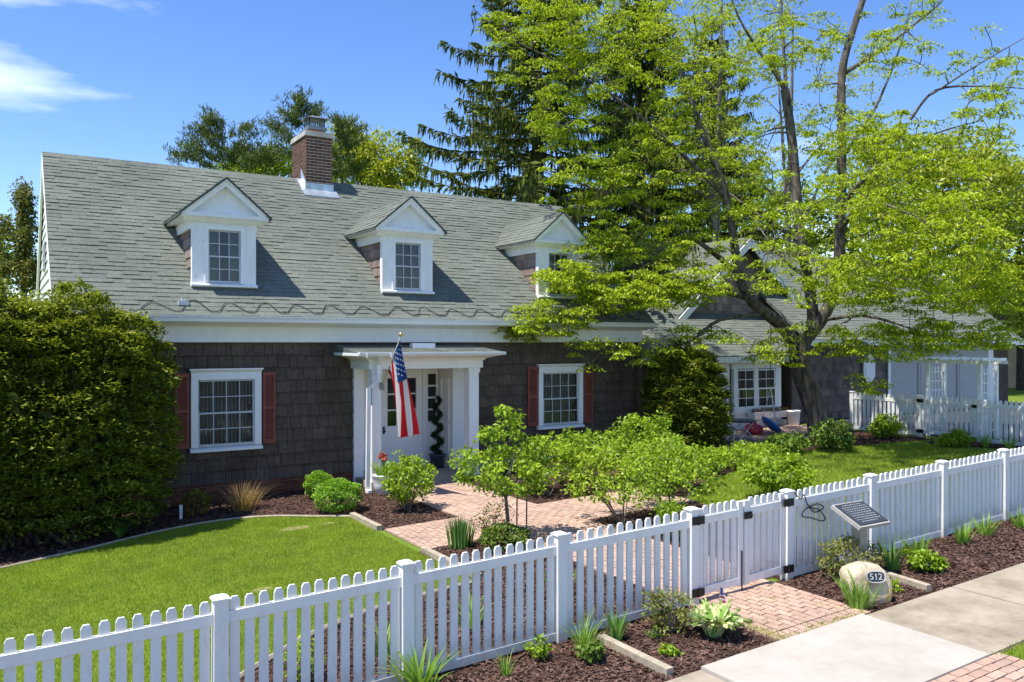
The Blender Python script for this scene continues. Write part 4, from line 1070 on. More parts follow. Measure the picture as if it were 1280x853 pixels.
flowers('flowers', wb, 19.4, 16.76, .95, .72, .12, 160, 'tulip_petal'); flowers('foliage', wb, 19.4, 16.76, .92, .74, .13, 200, 'dark_shrub_leaf')
m = MB(); m.lathe([(.14, 0), (.17, .02), (.195, .40), (.21, .42), (.21, .46), (.19, .46), (.18, .40), (.0, .38)], (20.2, 16.55, .50), 20); m.build('bucket', 'white_ceramic', None, True, label='white tub standing on the brick patio by the dark doorway', cat='tub')
sp = at_dist(964, 531, 22.9)
swg = thing('swing', tuple(sp), 'round blue disc swing hanging on white ropes from the leaning tree', 'swing')
tl = Matrix.Rotation(R(38), 3, 'Y') @ Matrix.Rotation(R(15), 3, 'X')
m = MB(); m.lathe([(.04, -.10), (.2, -.085), (.30, -.03), (.33, .03), (.31, .04), (.27, .0), (.05, -.05)], (0, 0, 0), 22); m.v = [tuple(np.array(tl @ Vector(q)) + sp) for q in m.v]; m.build('seat', 'blue_plastic', swg, True)
m = MB(); top = sp + np.array([-.02, 0, 1.05])
for a in (0, 2.1, 4.2): e_ = np.array(tl @ Vector((.3 * math.cos(a), .3 * math.sin(a), .02))) + sp; m.tube([tuple(e_), tuple(top)], .012, 5)
m.build('rope', 'rope_white', swg); m = MB(); m.tube([tuple(top), tuple(top + np.array([0, 0, 2.3]))], .012, 5); m.build('hanging_cord', 'cable_black', swg)
tx, ty = 16.6, 15.3; tz = gz(tx) + .03
tb = thing('bistro_table', (tx, ty, tz), 'small dark folding table with thin pale legs beside the dark rounded yew', 'table')
m = MB(); m.lathe([(.0, .50), (.40, .50), (.42, .515), (.42, .535), (.40, .545), (0, .545)], (tx, ty, tz), 24); m.build('top', 'sign_face', tb)
for s_ in (-1, 1):
    for q in (-1, 1): m = MB(); m.tube([(tx + q * .33, ty + s_ * .22, tz), (tx - q * .28, ty + s_ * .2, tz + .50)], .014, 6); m.build('leg', 'white_ceramic', tb)
m = MB(); m.tube([(tx + .33, ty - .22, tz + .03), (tx + .33, ty + .22, tz + .03)], .011, 5); m.tube([(tx - .33, ty - .22, tz + .03), (tx - .33, ty + .22, tz + .03)], .011, 5); m.build('stretcher', 'white_ceramic', tb)
def folding_chair(x, y, a, lab):
    z = gz(x) + .03; t = thing('folding_chair', (x, y, z), lab, 'chair'); ca, sa = math.cos(a), math.sin(a)
    T = lambda p: (x + p[0] * ca - p[1] * sa, y + p[0] * sa + p[1] * ca, z + p[2])
    for s_ in (-1, 1):
        m = MB(); m.tube([T((-.25, s_ * .2, 0)), T((.22, s_ * .2, .45))], .012, 5); m.build('leg', 'white_ceramic', t); m = MB(); m.tube([T((.25, s_ * .18, 0)), T((-.18, s_ * .18, .45)), T((-.30, s_ * .18, .82))], .012, 5); m.build('leg', 'white_ceramic', t)
    for k in range(5): m = MB(); yq = -.2 + k * .1; m.hexa([T((-.2 + k * .08, -.2, .44)), T((-.14 + k * .08, -.2, .44)), T((-.14 + k * .08, .2, .44)), T((-.2 + k * .08, .2, .44))], [T((-.2 + k * .08, -.2, .455)), T((-.14 + k * .08, -.2, .455)), T((-.14 + k * .08, .2, .455)), T((-.2 + k * .08, .2, .455))]); m.build('slat', 'sign_face', t)
    m = MB(); m.hexa([T((-.26, -.2, .66)), T((-.24, -.2, .66)), T((-.24, .2, .66)), T((-.26, .2, .66))], [T((-.31, -.2, .80)), T((-.29, -.2, .80)), T((-.29, .2, .80)), T((-.31, .2, .80))]); m.build('backrest', 'sign_face', t)
folding_chair(15.75, 15.0, .6, 'slatted folding chair with pale legs beside the small dark patio table')
m = MB(); m.lathe([(.12, 0), (.24, .02), (.27, .10), (.25, .20), (.17, .26), (.10, .27), (.10, .31), (.02, .33)], (17.75, 15.9, gz(17.8) + .04), 18); m.build('toy_drum', 'red_plastic', None, True, label='rounded red plastic tub on the brick patio behind the folding table', cat='tub')
# arbor over the side gate
GX = 20.6
arb = thing('arbor', (21.1, 12.0, gz(21)), 'white lattice arbor behind the gate of the side fence', 'arbor')
for y in (12.72, 11.36):
    for x in (20.85, 21.6): m = MB(); m.box(x - .04, y - .04, gz(21), x + .04, y + .04, 2.45); m.build('post', WP, arb)
    for k in range(7): m = MB(); z = .75 + k * .24; m.box(20.9, y - .012, z, 21.55, y + .012, z + .035); m.build('lattice_rail', WP, arb)
    for k in range(4): m = MB(); x = 20.98 + k * .15; m.box(x, y - .026, .62, x + .03, y - .013, 2.35); m.build('lattice_bar', WP, arb)
for x in (20.80, 21.62): m = MB(); m.box(x - .02, 11.1, 2.451, x + .02, 12.98, 2.54); m.build('top_beam', WP, arb)
for k in range(7): m = MB(); y = 11.2 + k * .26; m.box(20.65, y, 2.541, 21.8, y + .035, 2.60); m.build('top_slat', WP, arb)

# ================================================================ picket fences
PKH = 1.03
pk = MB()
w2, t2 = .0375, .012
prof = [(-w2, 0), (w2, 0), (w2, PKH - .032), (w2 - .016, PKH), (-w2 + .016, PKH), (-w2, PKH - .032)]
pk.prism([(x, t2, z) for x, z in prof][::-1], (0, -2 * t2, 0))
picket_me = pk.mesh('picket'); picket_me.materials.append(M['white_vinyl'])
pm = MB(); q = .055
pm.box(-q, -q, 0, q, q, 1.075); pm.hexa([(-q - .012, -q - .012, 1.075), (q + .012, -q - .012, 1.075), (q + .012, q + .012, 1.075), (-q - .012, q + .012, 1.075)], [(-q - .012, -q - .012, 1.09), (q + .012, -q - .012, 1.09), (q + .012, q + .012, 1.09), (-q - .012, q + .012, 1.09)])
pm.hexa([(-q - .01, -q - .01, 1.0905), (q + .01, -q - .01, 1.0905), (q + .01, q + .01, 1.0905), (-q - .01, q + .01, 1.0905)], [(-q + .02, -q + .02, 1.108), (q - .02, -q + .02, 1.108), (q - .02, q - .02, 1.108), (-q + .02, q - .02, 1.108)])
post_me = pm.mesh('post'); post_me.materials.append(M['white_vinyl'])
def rail_bar(parent, a, b, z0, z1, name='rail', th=.026):
    a, b = np.array(a), np.array(b); t = (b - a) / np.linalg.norm(b - a); s = np.array([-t[1], t[0]]) * th
    c = [a - s, b - s, b + s, a + s]; m = MB()
    m.hexa([(p[0], p[1], gz(p[0]) + z0) for p in c], [(p[0], p[1], gz(p[0]) + z1) for p in c]); m.build(name, 'white_vinyl', parent)
def panel(parent, a, b, n, gap=.055, ends=.058, zb=.05):
    """n pickets between two post centres a and b"""
    a, b = np.array(a, float), np.array(b, float); d = b - a; Ld = np.linalg.norm(d); t = d / Ld; ang = math.atan2(t[1], t[0])
    a2, b2 = a + t * ends, b - t * ends
    rail_bar(parent, a2, b2, .885, .975); rail_bar(parent, a2, b2, .035, .115)
    sp_ = (Ld - 2 * ends) / n
    for i in range(n):
        p = a2 + t * sp_ * (i + .5)
        link('picket', picket_me, None, parent, loc=(p[0], p[1], gz(p[0]) + zb + random.gauss(0, .0025)), rot=(random.gauss(0, .003), random.gauss(0, .0035), ang))
fence = thing('picket_fence', (4.75, FENCE_Y, 0), 'white vinyl picket fence running along the street bed', 'fence')
posts = [-1.83, -.18, 1.47, 3.08, 4.75, 6.55, 8.12, 9.76, 11.40, 13.05, 14.7, 16.35, 18.0, 19.6]
for i, x in enumerate(posts):
    link('post', post_me, None, fence, loc=(x, FENCE_Y, gz(x) - .0), rot=(0, random.gauss(0, .004), 0))
    if i + 1 < len(posts) and not (x == 6.55): panel(fence, (x, FENCE_Y), (posts[i + 1], FENCE_Y), 13)
def gate(name, a, b, n, lab, hinge_at, cat='gate', rod=False, latch=None):
    a, b = np.array(a, float), np.array(b, float); d = b - a; Ld = np.linalg.norm(d); t = d / Ld; ang = math.atan2(t[1], t[0]); g = thing(name, (a[0], a[1], gz(a[0]) + .08), lab, cat); nrm = np.array([t[1], -t[0]])
    for p in (a + t * .04, b - t * .04):
        m = MB(); s = t * .036; w_ = nrm * .028; c = [p - s + w_, p + s + w_, p + s - w_, p - s - w_]; z = gz(p[0])
        m.hexa([(k[0], k[1], z + .09) for k in c], [(k[0], k[1], z + 1.07) for k in c]); m.build('stile', 'white_vinyl', g)
    rail_bar(g, a + t * .077, b - t * .077, .90, .985); rail_bar(g, a + t * .077, b - t * .077, .11, .195)
    for i in range(n):
        p = a + t * (.08 + (Ld - .16) * (i + .5) / n); link('picket', picket_me, None, g, loc=(p[0], p[1], gz(p[0]) + .125), rot=(0, 0, ang), scale=(1, 1, .945))
    for hz in (.16, .96):
        p = (a - t * .03) if hinge_at == 'a' else (b + t * .03); z = gz(p[0]) + hz
        m = MB()
        for sgn in (-1, 1):
            c = p + t * sgn * .05; s = t * .042; o1, o2 = nrm * .058, nrm * .066; cc = [c - s + o1, c + s + o1, c + s + o2, c - s + o2]
            m.hexa([(k[0], k[1], z - .045) for k in cc], [(k[0], k[1], z + .045) for k in cc])
        c = p + nrm * .068; m.tube([(c[0], c[1], z - .05), (c[0], c[1], z + .05)], .012, 7); m.build('hinge', 'black_metal', g)
    if latch is not None:
        p = a + t * latch; z = gz(p[0]) + .90; m = MB(); s = t * .06; o1, o2 = nrm * .032, nrm * .05; cc = [p - s + o1, p + s + o1, p + s + o2, p - s + o2]
        m.hexa([(k[0], k[1], z - .04) for k in cc], [(k[0], k[1], z + .04) for k in cc]); c = p + nrm * .06; m.tube([tuple(np.append(c - t * .05, z)), tuple(np.append(c + t * .05, z))], .012, 6); m.build('latch', 'black_metal', g)
    if rod: p = b - t * .03 + nrm * .035; m = MB(); m.tube([(p[0], p[1], gz(p[0]) + .03), (p[0], p[1], gz(p[0]) + .5)], .009, 6); m.build('drop_rod', 'black_metal', g)
    return g
gate('garden_gate', (6.62, FENCE_Y), (7.335, FENCE_Y), 5, 'white picket gate leaf with a black drop rod, hinged beside the bronze shrub', 'a', rod=True)
gate('garden_gate', (7.355, FENCE_Y), (8.05, FENCE_Y), 5, 'white picket gate leaf with a black latch, hinged on the post beside the looped wire', 'b', latch=.05)
sf = thing('picket_fence', (GX, 12, gz(GX)), 'white picket side fence between the right lawn and the drive', 'fence')
ps = [14.82, 12.80, 11.22, 9.5, 7.9, FENCE_Y + .15]
for i, y in enumerate(ps):
    link('post', post_me, None, sf, loc=(GX, y, gz(GX)))
    if i + 1 < len(ps) and y != 12.80: panel(sf, (GX, y), (GX, ps[i + 1]), 15 if i == 0 else 13)
gate('side_gate', (GX, 12.73), (GX, 11.29), 10, 'white picket gate in the side fence below the lattice arbor', 'a', latch=1.38)

# ---------------------------------------------------------------- things on the street bed
sx, sy = 8.86, 6.28; sz = gz(sx)
sg_ = thing('plaque_stand', (sx, sy, sz), 'dark tilted text plaque on a tan post in front of the picket fence', 'sign')
m = MB(); m.box(sx - .07, sy - .06, sz - .1, sx + .07, sy + .06, sz + .72); m.build('post', 'sign_post_tan', sg_)
C = np.array([sx - .02, sy - .04, sz + .80]); e1 = np.array([1, 0, .0]); e2 = unit(np.array([0, 1.0, .50])); e3 = np.cross(e1, e2)
def pl(a, b2, c): return tuple(C + e1 * a + e2 * b2 + e3 * c)
m = MB(); m.hexa([pl(-.29, -.22, -.045), pl(.29, -.22, -.045), pl(.29, .22, -.045), pl(-.29, .22, -.045)], [pl(-.29, -.22, 0), pl(.29, -.22, 0), pl(.29, .22, 0), pl(-.29, .22, 0)]); m.build('frame', 'cement', sg_)
m = MB(); m.hexa([pl(-.27, -.20, .001), pl(.27, -.20, .001), pl(.27, .20, .001), pl(-.27, .20, .001)], [pl(-.265, -.195, .012), pl(.265, -.195, .012), pl(.265, .195, .012), pl(-.265, .195, .012)]); face = m.build('plaque', 'sign_face', sg_)
m = MB()
for r in range(9):
    x = -.22 + (.05 if r in (0, 8) else 0); y = .155 - r * .038
    while x < (.20 if r not in (0, 8) else .14):
        wl = random.uniform(.012, .045); m.add([pl(x, y, .0135), pl(x + wl, y, .0135), pl(x + wl, y + .008, .0135), pl(x, y + .008, .0135)], [(0, 1, 2, 3)]); x += wl + .014
m.build('lettering', 'sign_text', face, kind='stuff')
m = MB(); m.tube(smooth_line([(8.22, FENCE_Y - .03, gz(8.2) + 1.06), (8.28, FENCE_Y - .07, gz(8.3) + .98), (8.36, FENCE_Y - .06, gz(8.3) + 1.02), (8.42, FENCE_Y - .06, gz(8.3) + .90), (8.52, FENCE_Y - .05, gz(8.3) + .84), (8.66, FENCE_Y - .05, gz(8.3) + .80), (8.78, FENCE_Y - .045, gz(8.3) + .68), (8.70, FENCE_Y - .05, gz(8.3) + .66), (8.50, FENCE_Y - .05, gz(8.3) + .72), (8.34, FENCE_Y - .05, gz(8.3) + .76), (8.40, FENCE_Y - .055, gz(8.3) + .84), (8.62, FENCE_Y - .05, gz(8.3) + .88), (8.74, FENCE_Y - .05, gz(8.3) + .82), (8.58, FENCE_Y - .05, gz(8.3) + .78), (8.46, FENCE_Y - .05, gz(8.3) + .86)], 5), .0075, 6)
m.build('looped_wire', 'black_metal', None, label='loops of black wire hanging over the picket fence beside the gate post', cat='wire')
# numbered boulder
bx, by = 8.16, 5.70; bz = gz(bx)
nu, nv = 30, 20; m = MB(); vs_ = []
import mathutils.noise as mn
for j in range(nv + 1):
    ph = -math.pi / 2 + math.pi * j / nv
    for i in range(nu):
        th_ = 2 * math.pi * i / nu; d = Vector((math.cos(ph) * math.cos(th_), math.cos(ph) * math.sin(th_), math.sin(ph)))
        sq = lambda c, e: math.copysign(abs(c) ** e, c)
        p = Vector((sq(d.x, .8) * .28, sq(d.y, .8) * .16, sq(d.z, .75) * .225))
        p *= 1 + .14 * mn.noise(d * 1.6 + Vector((3, 1, 0))) + .05 * mn.noise(d * 5)
        p.y += .05 * p.z / .25; p.x -= .05 * max(p.z, 0) / .25 * (1 if p.x > 0 else -.5)
        if p.y < -.10: p.y = -.10 + (p.y + .10) * .3
        vs_.append((bx + p.x * .85 + p.y * .53, by - p.x * .53 + p.y * .85, bz + .21 + p.z))
m.v = vs_; m.f = [(j * nu + i, j * nu + (i + 1) % nu, (j + 1) * nu + (i + 1) % nu, (j + 1) * nu + i) for j in range(nv) for i in range(nu)]; m.m = [0] * len(m.f)
def boulder_mat():
    mt, nt, out = newmat('boulder_stone'); n1 = wnoise(nt, 5, 6, .7); c = ramp(nt, n1, [(.34, .26, .16), (.64, .55, .40)], [.3, .62])
    g = nt.nodes.new('ShaderNodeNewGeometry'); s = nt.nodes.new('ShaderNodeSeparateXYZ'); nt.links.new(g.outputs['Position'], s.inputs[0])
    mr_ = nt.nodes.new('ShaderNodeMapRange'); mr_.inputs['From Min'].default_value = bz + .24; mr_.inputs['From Max'].default_value = bz + .15; nt.links.new(s.outputs['Z'], mr_.inputs[0])
    mx_ = nt.nodes.new('ShaderNodeMapRange'); mx_.inputs['From Min'].default_value = bx + .06; mx_.inputs['From Max'].default_value = bx + .12; nt.links.new(s.outputs['X'], mx_.inputs[0])
    mu = nt.nodes.new('ShaderNodeMath'); mu.operation = 'MULTIPLY'; nt.links.new(mr_.outputs[0], mu.inputs[0]); nt.links.new(mx_.outputs[0], mu.inputs[1])
    yel = ramp(nt, wnoise(nt, 22, 3, .5), [(.62, .36, .02), (.66, .58, .34)], [.42, .55])
    c = mixc(nt, c, yel, mu.outputs[0]); principled(nt, out, c, .85, wnoise(nt, 18, 6, .7), .9, .03, .2); M['boulder_stone'] = mt
boulder_mat()
bl = thing('boulder', (bx, by, bz), 'pale tan boulder with an oval house number plate and a yellow foot', 'boulder')
m.build('stone', 'boulder_stone', bl, True)
f1 = unit(np.array([.85, -.53, 0])); f2 = unit(np.array([.12, .19, 1])); f3 = np.cross(f1, f2); PC = np.array([bx, by, bz + .295]) + f1 * .05 + f3 * .128
def bp(a, b2, c): return tuple(PC + f1 * a + f2 * b2 + f3 * c)
m = MB(); ov = [(.10 * math.copysign(abs(math.cos(k * .2618)) ** .7, math.cos(k * .2618)), .06 * math.copysign(abs(math.sin(k * .2618)) ** .7, math.sin(k * .2618))) for k in range(24)]
m.prism([bp(a, b2, -.05) for a, b2 in ov], tuple(f3 * .062)); plate = m.build('number_plate', 'sign_face', bl)
m = MB(); rim = [bp(a * 1.0, b2 * 1.0, .014) for a, b2 in ov]; m.tube(rim + rim[:1], .006, 5); m.build('plate_rim', 'sign_text', plate)
cu = bpy.data.curves.new('house_number', 'FONT'); cu.body = '512'; cu.size = .095; cu.extrude = .004; cu.align_x = 'CENTER'; cu.align_y = 'CENTER'
tmp = bpy.data.objects.new('tmp_text', cu); COL.objects.link(tmp); bpy.context.view_layer.update()
tme = bpy.data.meshes.new_from_object(tmp.evaluated_get(bpy.context.evaluated_depsgraph_get())); bpy.data.objects.remove(tmp)
co = np.empty(len(tme.vertices) * 3); tme.vertices.foreach_get('co', co); co = co.reshape(-1, 3)
co = PC + co[:, :1] * f1 + co[:, 1:2] * f2 + (co[:, 2:3] + .017) * f3; tme.vertices.foreach_set('co', co.ravel()); tme.materials.clear(); tme.materials.append(M['sign_text']); tme.update()
link('house_number', tme, None, plate)
# small flag by the gate
fx, fy = on_ground(899, 768); fz = gz(fx)
sfg = thing('small_flag', (fx, fy, fz), 'tiny striped flag on a stick between the variegated hosta and the gate', 'flag')
m = MB(); m.tube([(fx, fy, fz), (fx + .01, fy, fz + .30)], .004, 5); m.build('stick', 'edging_wood', sfg)
m = MB()
for k in range(7):
    z1_ = fz + .29 - k * .022; z0_ = z1_ - .021; xa = fx + .012
    m.add([(xa, fy - .004, z0_), (xa + .05 + .02 * k * .3, fy - .02 * (k % 2), z0_ - .03), (xa + .05 + .02 * k * .3, fy - .02 * (k % 2), z1_ - .03), (xa, fy - .004, z1_)], [(0, 1, 2, 3)], 2 if k < 4 and False else k % 2)
m.add([(fx + .012, fy - .008, fz + .215), (fx + .04, fy - .014, fz + .195), (fx + .04, fy - .014, fz + .275), (fx + .012, fy - .008, fz + .29)], [(0, 1, 2, 3)], 2); m.build('cloth', ['flag_red', 'flag_white', 'flag_blue'], sfg)

# ================================================================ plants
def strap_quads(c, n, L, w, spread, bend, br=.06, segs=6, tip=1.0, flat=None):
    az = rng.random(n) * 6.283; Lb = L * rng.uniform(.65, 1.08, n); sp_ = spread * rng.uniform(.15, 1, n); bd = bend * rng.uniform(.2, 1.2, n)
    o = np.c_[np.cos(az), np.sin(az)]; s = np.c_[-np.sin(az), np.cos(az), np.zeros(n)]
    tw = rng.normal(0, .5, n)[:, None]; s = unit(s + tw * np.c_[o, np.zeros(n)])
    base = np.c_[c[0] + o[:, 0] * br * rng.random(n), c[1] + o[:, 1] * br * rng.random(n), np.full(n, c[2])]
    P = []; W = []
    for k in range(segs + 1):
        t = k / segs; out = (sp_ * t + bd * t * t) * Lb; z = Lb * (t - .45 * (sp_ + bd * t) ** 2 * t * .8)
        P.append(base + np.c_[o * out[:, None], z]); W.append(w * (1 - max(0, t - .25) / .75 * tip) * (.7 + .3 * min(1, t * 4)))
    V = [np.stack([P[k] - s * W[k] / 2, P[k] + s * W[k] / 2, P[k + 1] + s * W[k + 1] / 2, P[k + 1] - s * W[k + 1] / 2], 1) for k in range(segs)]
    return np.concatenate(V), np.tile(rng.random(n), segs)
def clump(name, x, y, n, L, w, spread, bend, mat, label, cat='plant', group=None, br=.06):
    t = thing(name, (x, y, gz(x)), label, cat, group)
    V, r = strap_quads((x, y, gz(x)), n, L, w, spread, bend, br); bulk('foliage', V, mat, t, rnd=r)
    return t
def polylines(lines, sides=5):
    """lines: list of (points, radii); one MB"""
    m = MB()
    for p, r in lines: m.tube(p, r, sides, False)
    return m
def bez(a, b, up, n=4, sag=0.0):
    a, b = np.asarray(a), np.asarray(b); mid = (a + b) / 2 + np.array([0, 0, up]); out = []
    for k in range(n + 1):
        t = k / n; out.append((1 - t) ** 2 * a + 2 * t * (1 - t) * mid + t * t * b)
    return out
def grow(limbs, centers, r0=.03, r1=.006, lift=.12, hub_every=9, rhub=.05):
    """joins cluster centres to the nearest wood, step by step; limbs: list of (points, radii)"""
    nodes = []; rad = []
    lines = [(l[0], l[1]) for l in limbs]
    for p, r in limbs:
        p = [np.asarray(q, float) for q in p]
        for i in range(len(p) - 1):
            k = max(1, int(np.linalg.norm(p[i + 1] - p[i]) / .3))
            for j in range(k): nodes.append(p[i] + (p[i + 1] - p[i]) * j / k); rad.append(r[i] + (r[i + 1] - r[i]) * j / k)
    N = np.array(nodes); RD = np.array(rad)
    N = np.vstack([N, np.zeros((len(centers) * 3 + 10, 3))]); RD = np.append(RD, np.zeros(len(centers) * 3 + 10)); cnt = len(nodes)
    C_ = np.asarray(centers); d0 = np.array([np.min(np.sum((N[:cnt] - c) ** 2, 1)) for c in C_])
    perm = np.argsort(d0)
    for idx in perm:
        c = C_[idx]; d = N[:cnt] - c; dd = np.sum(d * d, 1) + 1.2 * np.maximum(0, d[:, 2] - .3) ** 2
        k = int(np.argmin(dd)); a = N[k]; L_ = math.sqrt(np.sum((a - c) ** 2))
        if L_ < .05: continue
        ra = min(RD[k] * .7, r0 * (.5 + .35 * L_)); pts = bez(a, c, lift * L_ * random.uniform(-.3, 1.2), 3)
        pts = [p + (rng.normal(0, .04 * L_, 3) if 0 < i < 3 else 0) for i, p in enumerate(pts)]
        rr = np.linspace(max(ra, r1), r1, 4); lines.append((pts, rr))
        for p, q in zip(pts[1:], rr[1:]): N[cnt] = p; RD[cnt] = q; cnt += 1
    return lines
def spray(centers, n, size, L, W, droop=.25, flat=.4, jitter=.5, shape_r=None, upbias=1.0):
    """n leaves round every centre, in flattened layered sprays"""
    k = len(centers); c = np.repeat(np.asarray(centers), n, 0); N = len(c)
    if np.ndim(size) > 0: size = np.repeat(size, n)[:, None]
    off = unit(rng.normal(0, 1, (N, 3))) * (rng.random((N, 1)) ** .45) * size; off[:, 2] *= flat
    rad = np.linalg.norm(off[:, :2], axis=1); off[:, 2] -= droop * rad ** 1.4 / (np.mean(size) + 1e-6) ** .4
    d = off.copy(); d[:, 2] -= .15 * np.mean(size); d = unit(d) + rng.normal(0, jitter, (N, 3))
    up = np.tile([0, 0, upbias], (N, 1)) + rng.normal(0, .55, (N, 3))
    return leaves(c + off, d, L * rng.uniform(.6, 1.25, N), W * rng.uniform(.7, 1.2, N), up)
def ell(c, r, n, shell=0.0):
    p = unit(rng.normal(0, 1, (n, 3))) * (shell + (1 - shell) * rng.random((n, 1)) ** (1 / 3))
    return np.asarray(c) + p * np.asarray(r)
def shrub(name, x, y, r, h, label, mat='hydrangea_leaf', ncl=60, nl=26, L=.075, W=.045, stems=7, cat='shrub', group=None, z0=.12, bark='gray_bark', squash=1.0, ry=None, size=.15, fill=.35):
    """many-stemmed shrub: stems from the ground, leaf sprays through its volume"""
    g = gz(x); t = thing(name, (x, y, g), label, cat, group); ry = ry or r
    c = ell((x, y, g + z0 + (h - z0) * .5), (r - size * .6, ry - size * .6, (h - z0) * .5 - size * .3), ncl, fill)
    c += rng.normal(0, size * .25, c.shape)
    limbs = []
    for k in range(stems):
        a = rng.random() * 6.283; q = rng.uniform(.3, .6); b = np.array([x + math.cos(a) * r * q, y + math.sin(a) * ry * q, g + h * rng.uniform(.35, .6)])
        limbs.append((bez((x + math.cos(a) * .04, y + math.sin(a) * .04, g - .03), b, .1, 4), np.linspace(.014, .008, 5)))
    polylines(grow(limbs, c, .012, .003), 4).build('stems', bark, t)
    bulk('foliage', spray(c, nl, size, L, W, .15, .75, .6), mat, t)
    return t
def ball(name, x, y, r, h, n, L, W, mat, label, cat='shrub', group=None, lump=.08, inner=True, z0=0.02, ry=None, seed=0, base=.4):
    """dense clipped shrub: sprays of small leaves over and inside an uneven hull"""
    g = gz(x); t = thing(name, (x, y, g), label, cat, group); ry = ry or r
    m = MB(); 
    for k in range(5):
        a = k * 1.26; m.tube([(x, y, g - .03), (x + .2 * r * math.cos(a), y + .2 * ry * math.sin(a), g + .3 * h), (x + .5 * r * math.cos(a), y + .5 * ry * math.sin(a), g + .8 * h)], [.05 * r + .008, .035 * r + .006, .005], 5, False)
    m.build('stems', 'dark_bark', t)
    d = unit(rng.normal(0, 1, (n, 3))); d[:, 2] = np.where(rng.random(n) < .5, np.abs(d[:, 2]), d[:, 2])
    bump = 1 + lump * np.sin(d[:, 0] * 7 + seed) * np.sin(d[:, 1] * 6 + 1 + seed) + lump * .8 * np.sin(d[:, 2] * 9 + d[:, 0] * 5) + rng.normal(0, .02, n)
    dep = rng.random(n) ** 2 * .30; k = (bump * (1 - dep))[:, None]
    zz = d[:, 2]; p = d * np.array([r, ry, h / 2]) * k
    wide = np.where(zz < 0, 1 + base * np.minimum(1, -zz) * .5, 1.0)[:, None]; p[:, :2] *= wide
    c = np.array([x, y, g + z0 + h / 2]) + p
    c[:, 2] = np.maximum(c[:, 2], g + .03)
    dirs = d + np.c_[rng.normal(0, .6, (n, 2)), rng.normal(.1, .5, n)]
    up = np.tile([0, 0, 1.0], (n, 1)) + .6 * d + rng.normal(0, .4, (n, 3))
    bulk('foliage', leaves(c, dirs, L * rng.uniform(.6, 1.2, n), W * rng.uniform(.7, 1.2, n), up), mat, t)
    return t

# ---- big clipped yew at the left: hull of layered sprays over branches
def yew(name, parts, label, n, x, y, L=.17, W=.05, mat='yew_leaf'):
    g = gz(x); t = thing(name, (x, y, g), label, 'bush'); lines = []
    allc = []
    for (cx, cy, cz, rx, ry, rz), share in parts:
        k = int(n * share); d = unit(rng.normal(0, 1, (k, 3)))
        cam_side = (d[:, 0] * -cx + d[:, 1] * -cy) / math.hypot(cx, cy) + .35 * d[:, 2] > -.45; d = d[cam_side]; k = len(d)
        e = .88
        dd = np.sign(d) * np.abs(d) ** e; dd /= np.maximum(np.max(np.abs(dd), 1, keepdims=True) * .15 + .85 * np.linalg.norm(dd, axis=1, keepdims=True), 1e-6)
        lum = 1 + .07 * np.sin(d[:, 0] * 9 + cz) * np.sin(d[:, 2] * 8 + 1) + .05 * np.sin(d[:, 1] * 11 + d[:, 2] * 6) + .035 * np.sin(d[:, 2] * 23 + d[:, 0] * 9)
        p = dd * np.array([rx, ry, rz]) * (lum + .05 * np.sin(d[:, 0] * 31 + d[:, 2] * 17) * np.sin(d[:, 1] * 29) - rng.random(k) ** 2 * .22)[:, None] + np.array([cx, cy, cz])
        keep = p[:, 2] > g + .10 + .3 * rng.random(k); p = p[keep]; d = d[keep]; allc.append((p, d))
        for q in range(26):
            a = rng.random() * 6.283; lines.append((bez((cx + rng.normal(0, .3), cy + rng.normal(0, .2), g - .05), (cx + .85 * rx * math.cos(a), cy + .85 * ry * math.sin(a), cz + rng.uniform(-.6, .7) * rz), .2, 4), np.linspace(.05, .01, 5)))
    polylines(lines, 5).build('branches', 'dark_bark', t)
    p = np.concatenate([a for a, b in allc]); d = np.concatenate([b for a, b in allc]); k = len(p)
    lay = np.sin(p[:, 2] * 21 + 2.2 * np.sin(p[:, 0] * 3.1) + 1.8 * np.sin(p[:, 1] * 2.7)); keepl = rng.random(k) < .55 + .45 * lay; p = p[keepl]; d = d[keepl]; k = len(p); p[:, :2] += d[:, :2] * (.05 * rng.random((k, 1)) ** 3)
    dirs = np.c_[d[:, :2] * 1.0 + rng.normal(0, .55, (k, 2)), .12 + .3 * d[:, 2] + rng.normal(0, .22, k)]
    up = np.tile([0, 0, 1.0], (k, 1)) + .25 * d + rng.normal(0, .3, (k, 3))
    core = np.concatenate([ell(q[0][:3], np.array(q[0][3:]) * .80, 2600) for q in parts]); core = core[core[:, 2] > g + .25]
    bulk('inner_foliage', leaves(core, rng.normal(0, 1, (len(core), 3)), .30, .12), mat, t)
    V1 = leaves(p, dirs, L * rng.uniform(.5, 1.2, k), W * rng.uniform(.7, 1.3, k), up)
    bulk('foliage', V1, mat, t)
yew('yew_bush', [((1.12, 14.95, 1.72, 1.42, 1.22, 2.1), .42), ((-.35, 15.05, 1.85, 1.6, 1.25, 2.18), .40), ((.45, 14.85, 1.6, 1.3, 1.15, 2.05), .10), ((-2.2, 15.1, 1.6, 1.4, 1.1, 2.0), .08)], 'huge dense dark green clipped yew covering the left end of the house', 240000, .6, 15.0, .105, .038)
yx, yy = on_ground(858, 585)
yew('yew_bush', [((14.1, 14.75, 1.55, .95, .92, 1.38), .72), ((14.4, 14.6, 1.15, .72, .8, .95), .14), ((13.9, 14.85, 2.0, .62, .7, .92), .14)], 'dark rounded yew bush at the right corner of the house beside the patio', 52000, 14.1, 14.75, .13, .05)

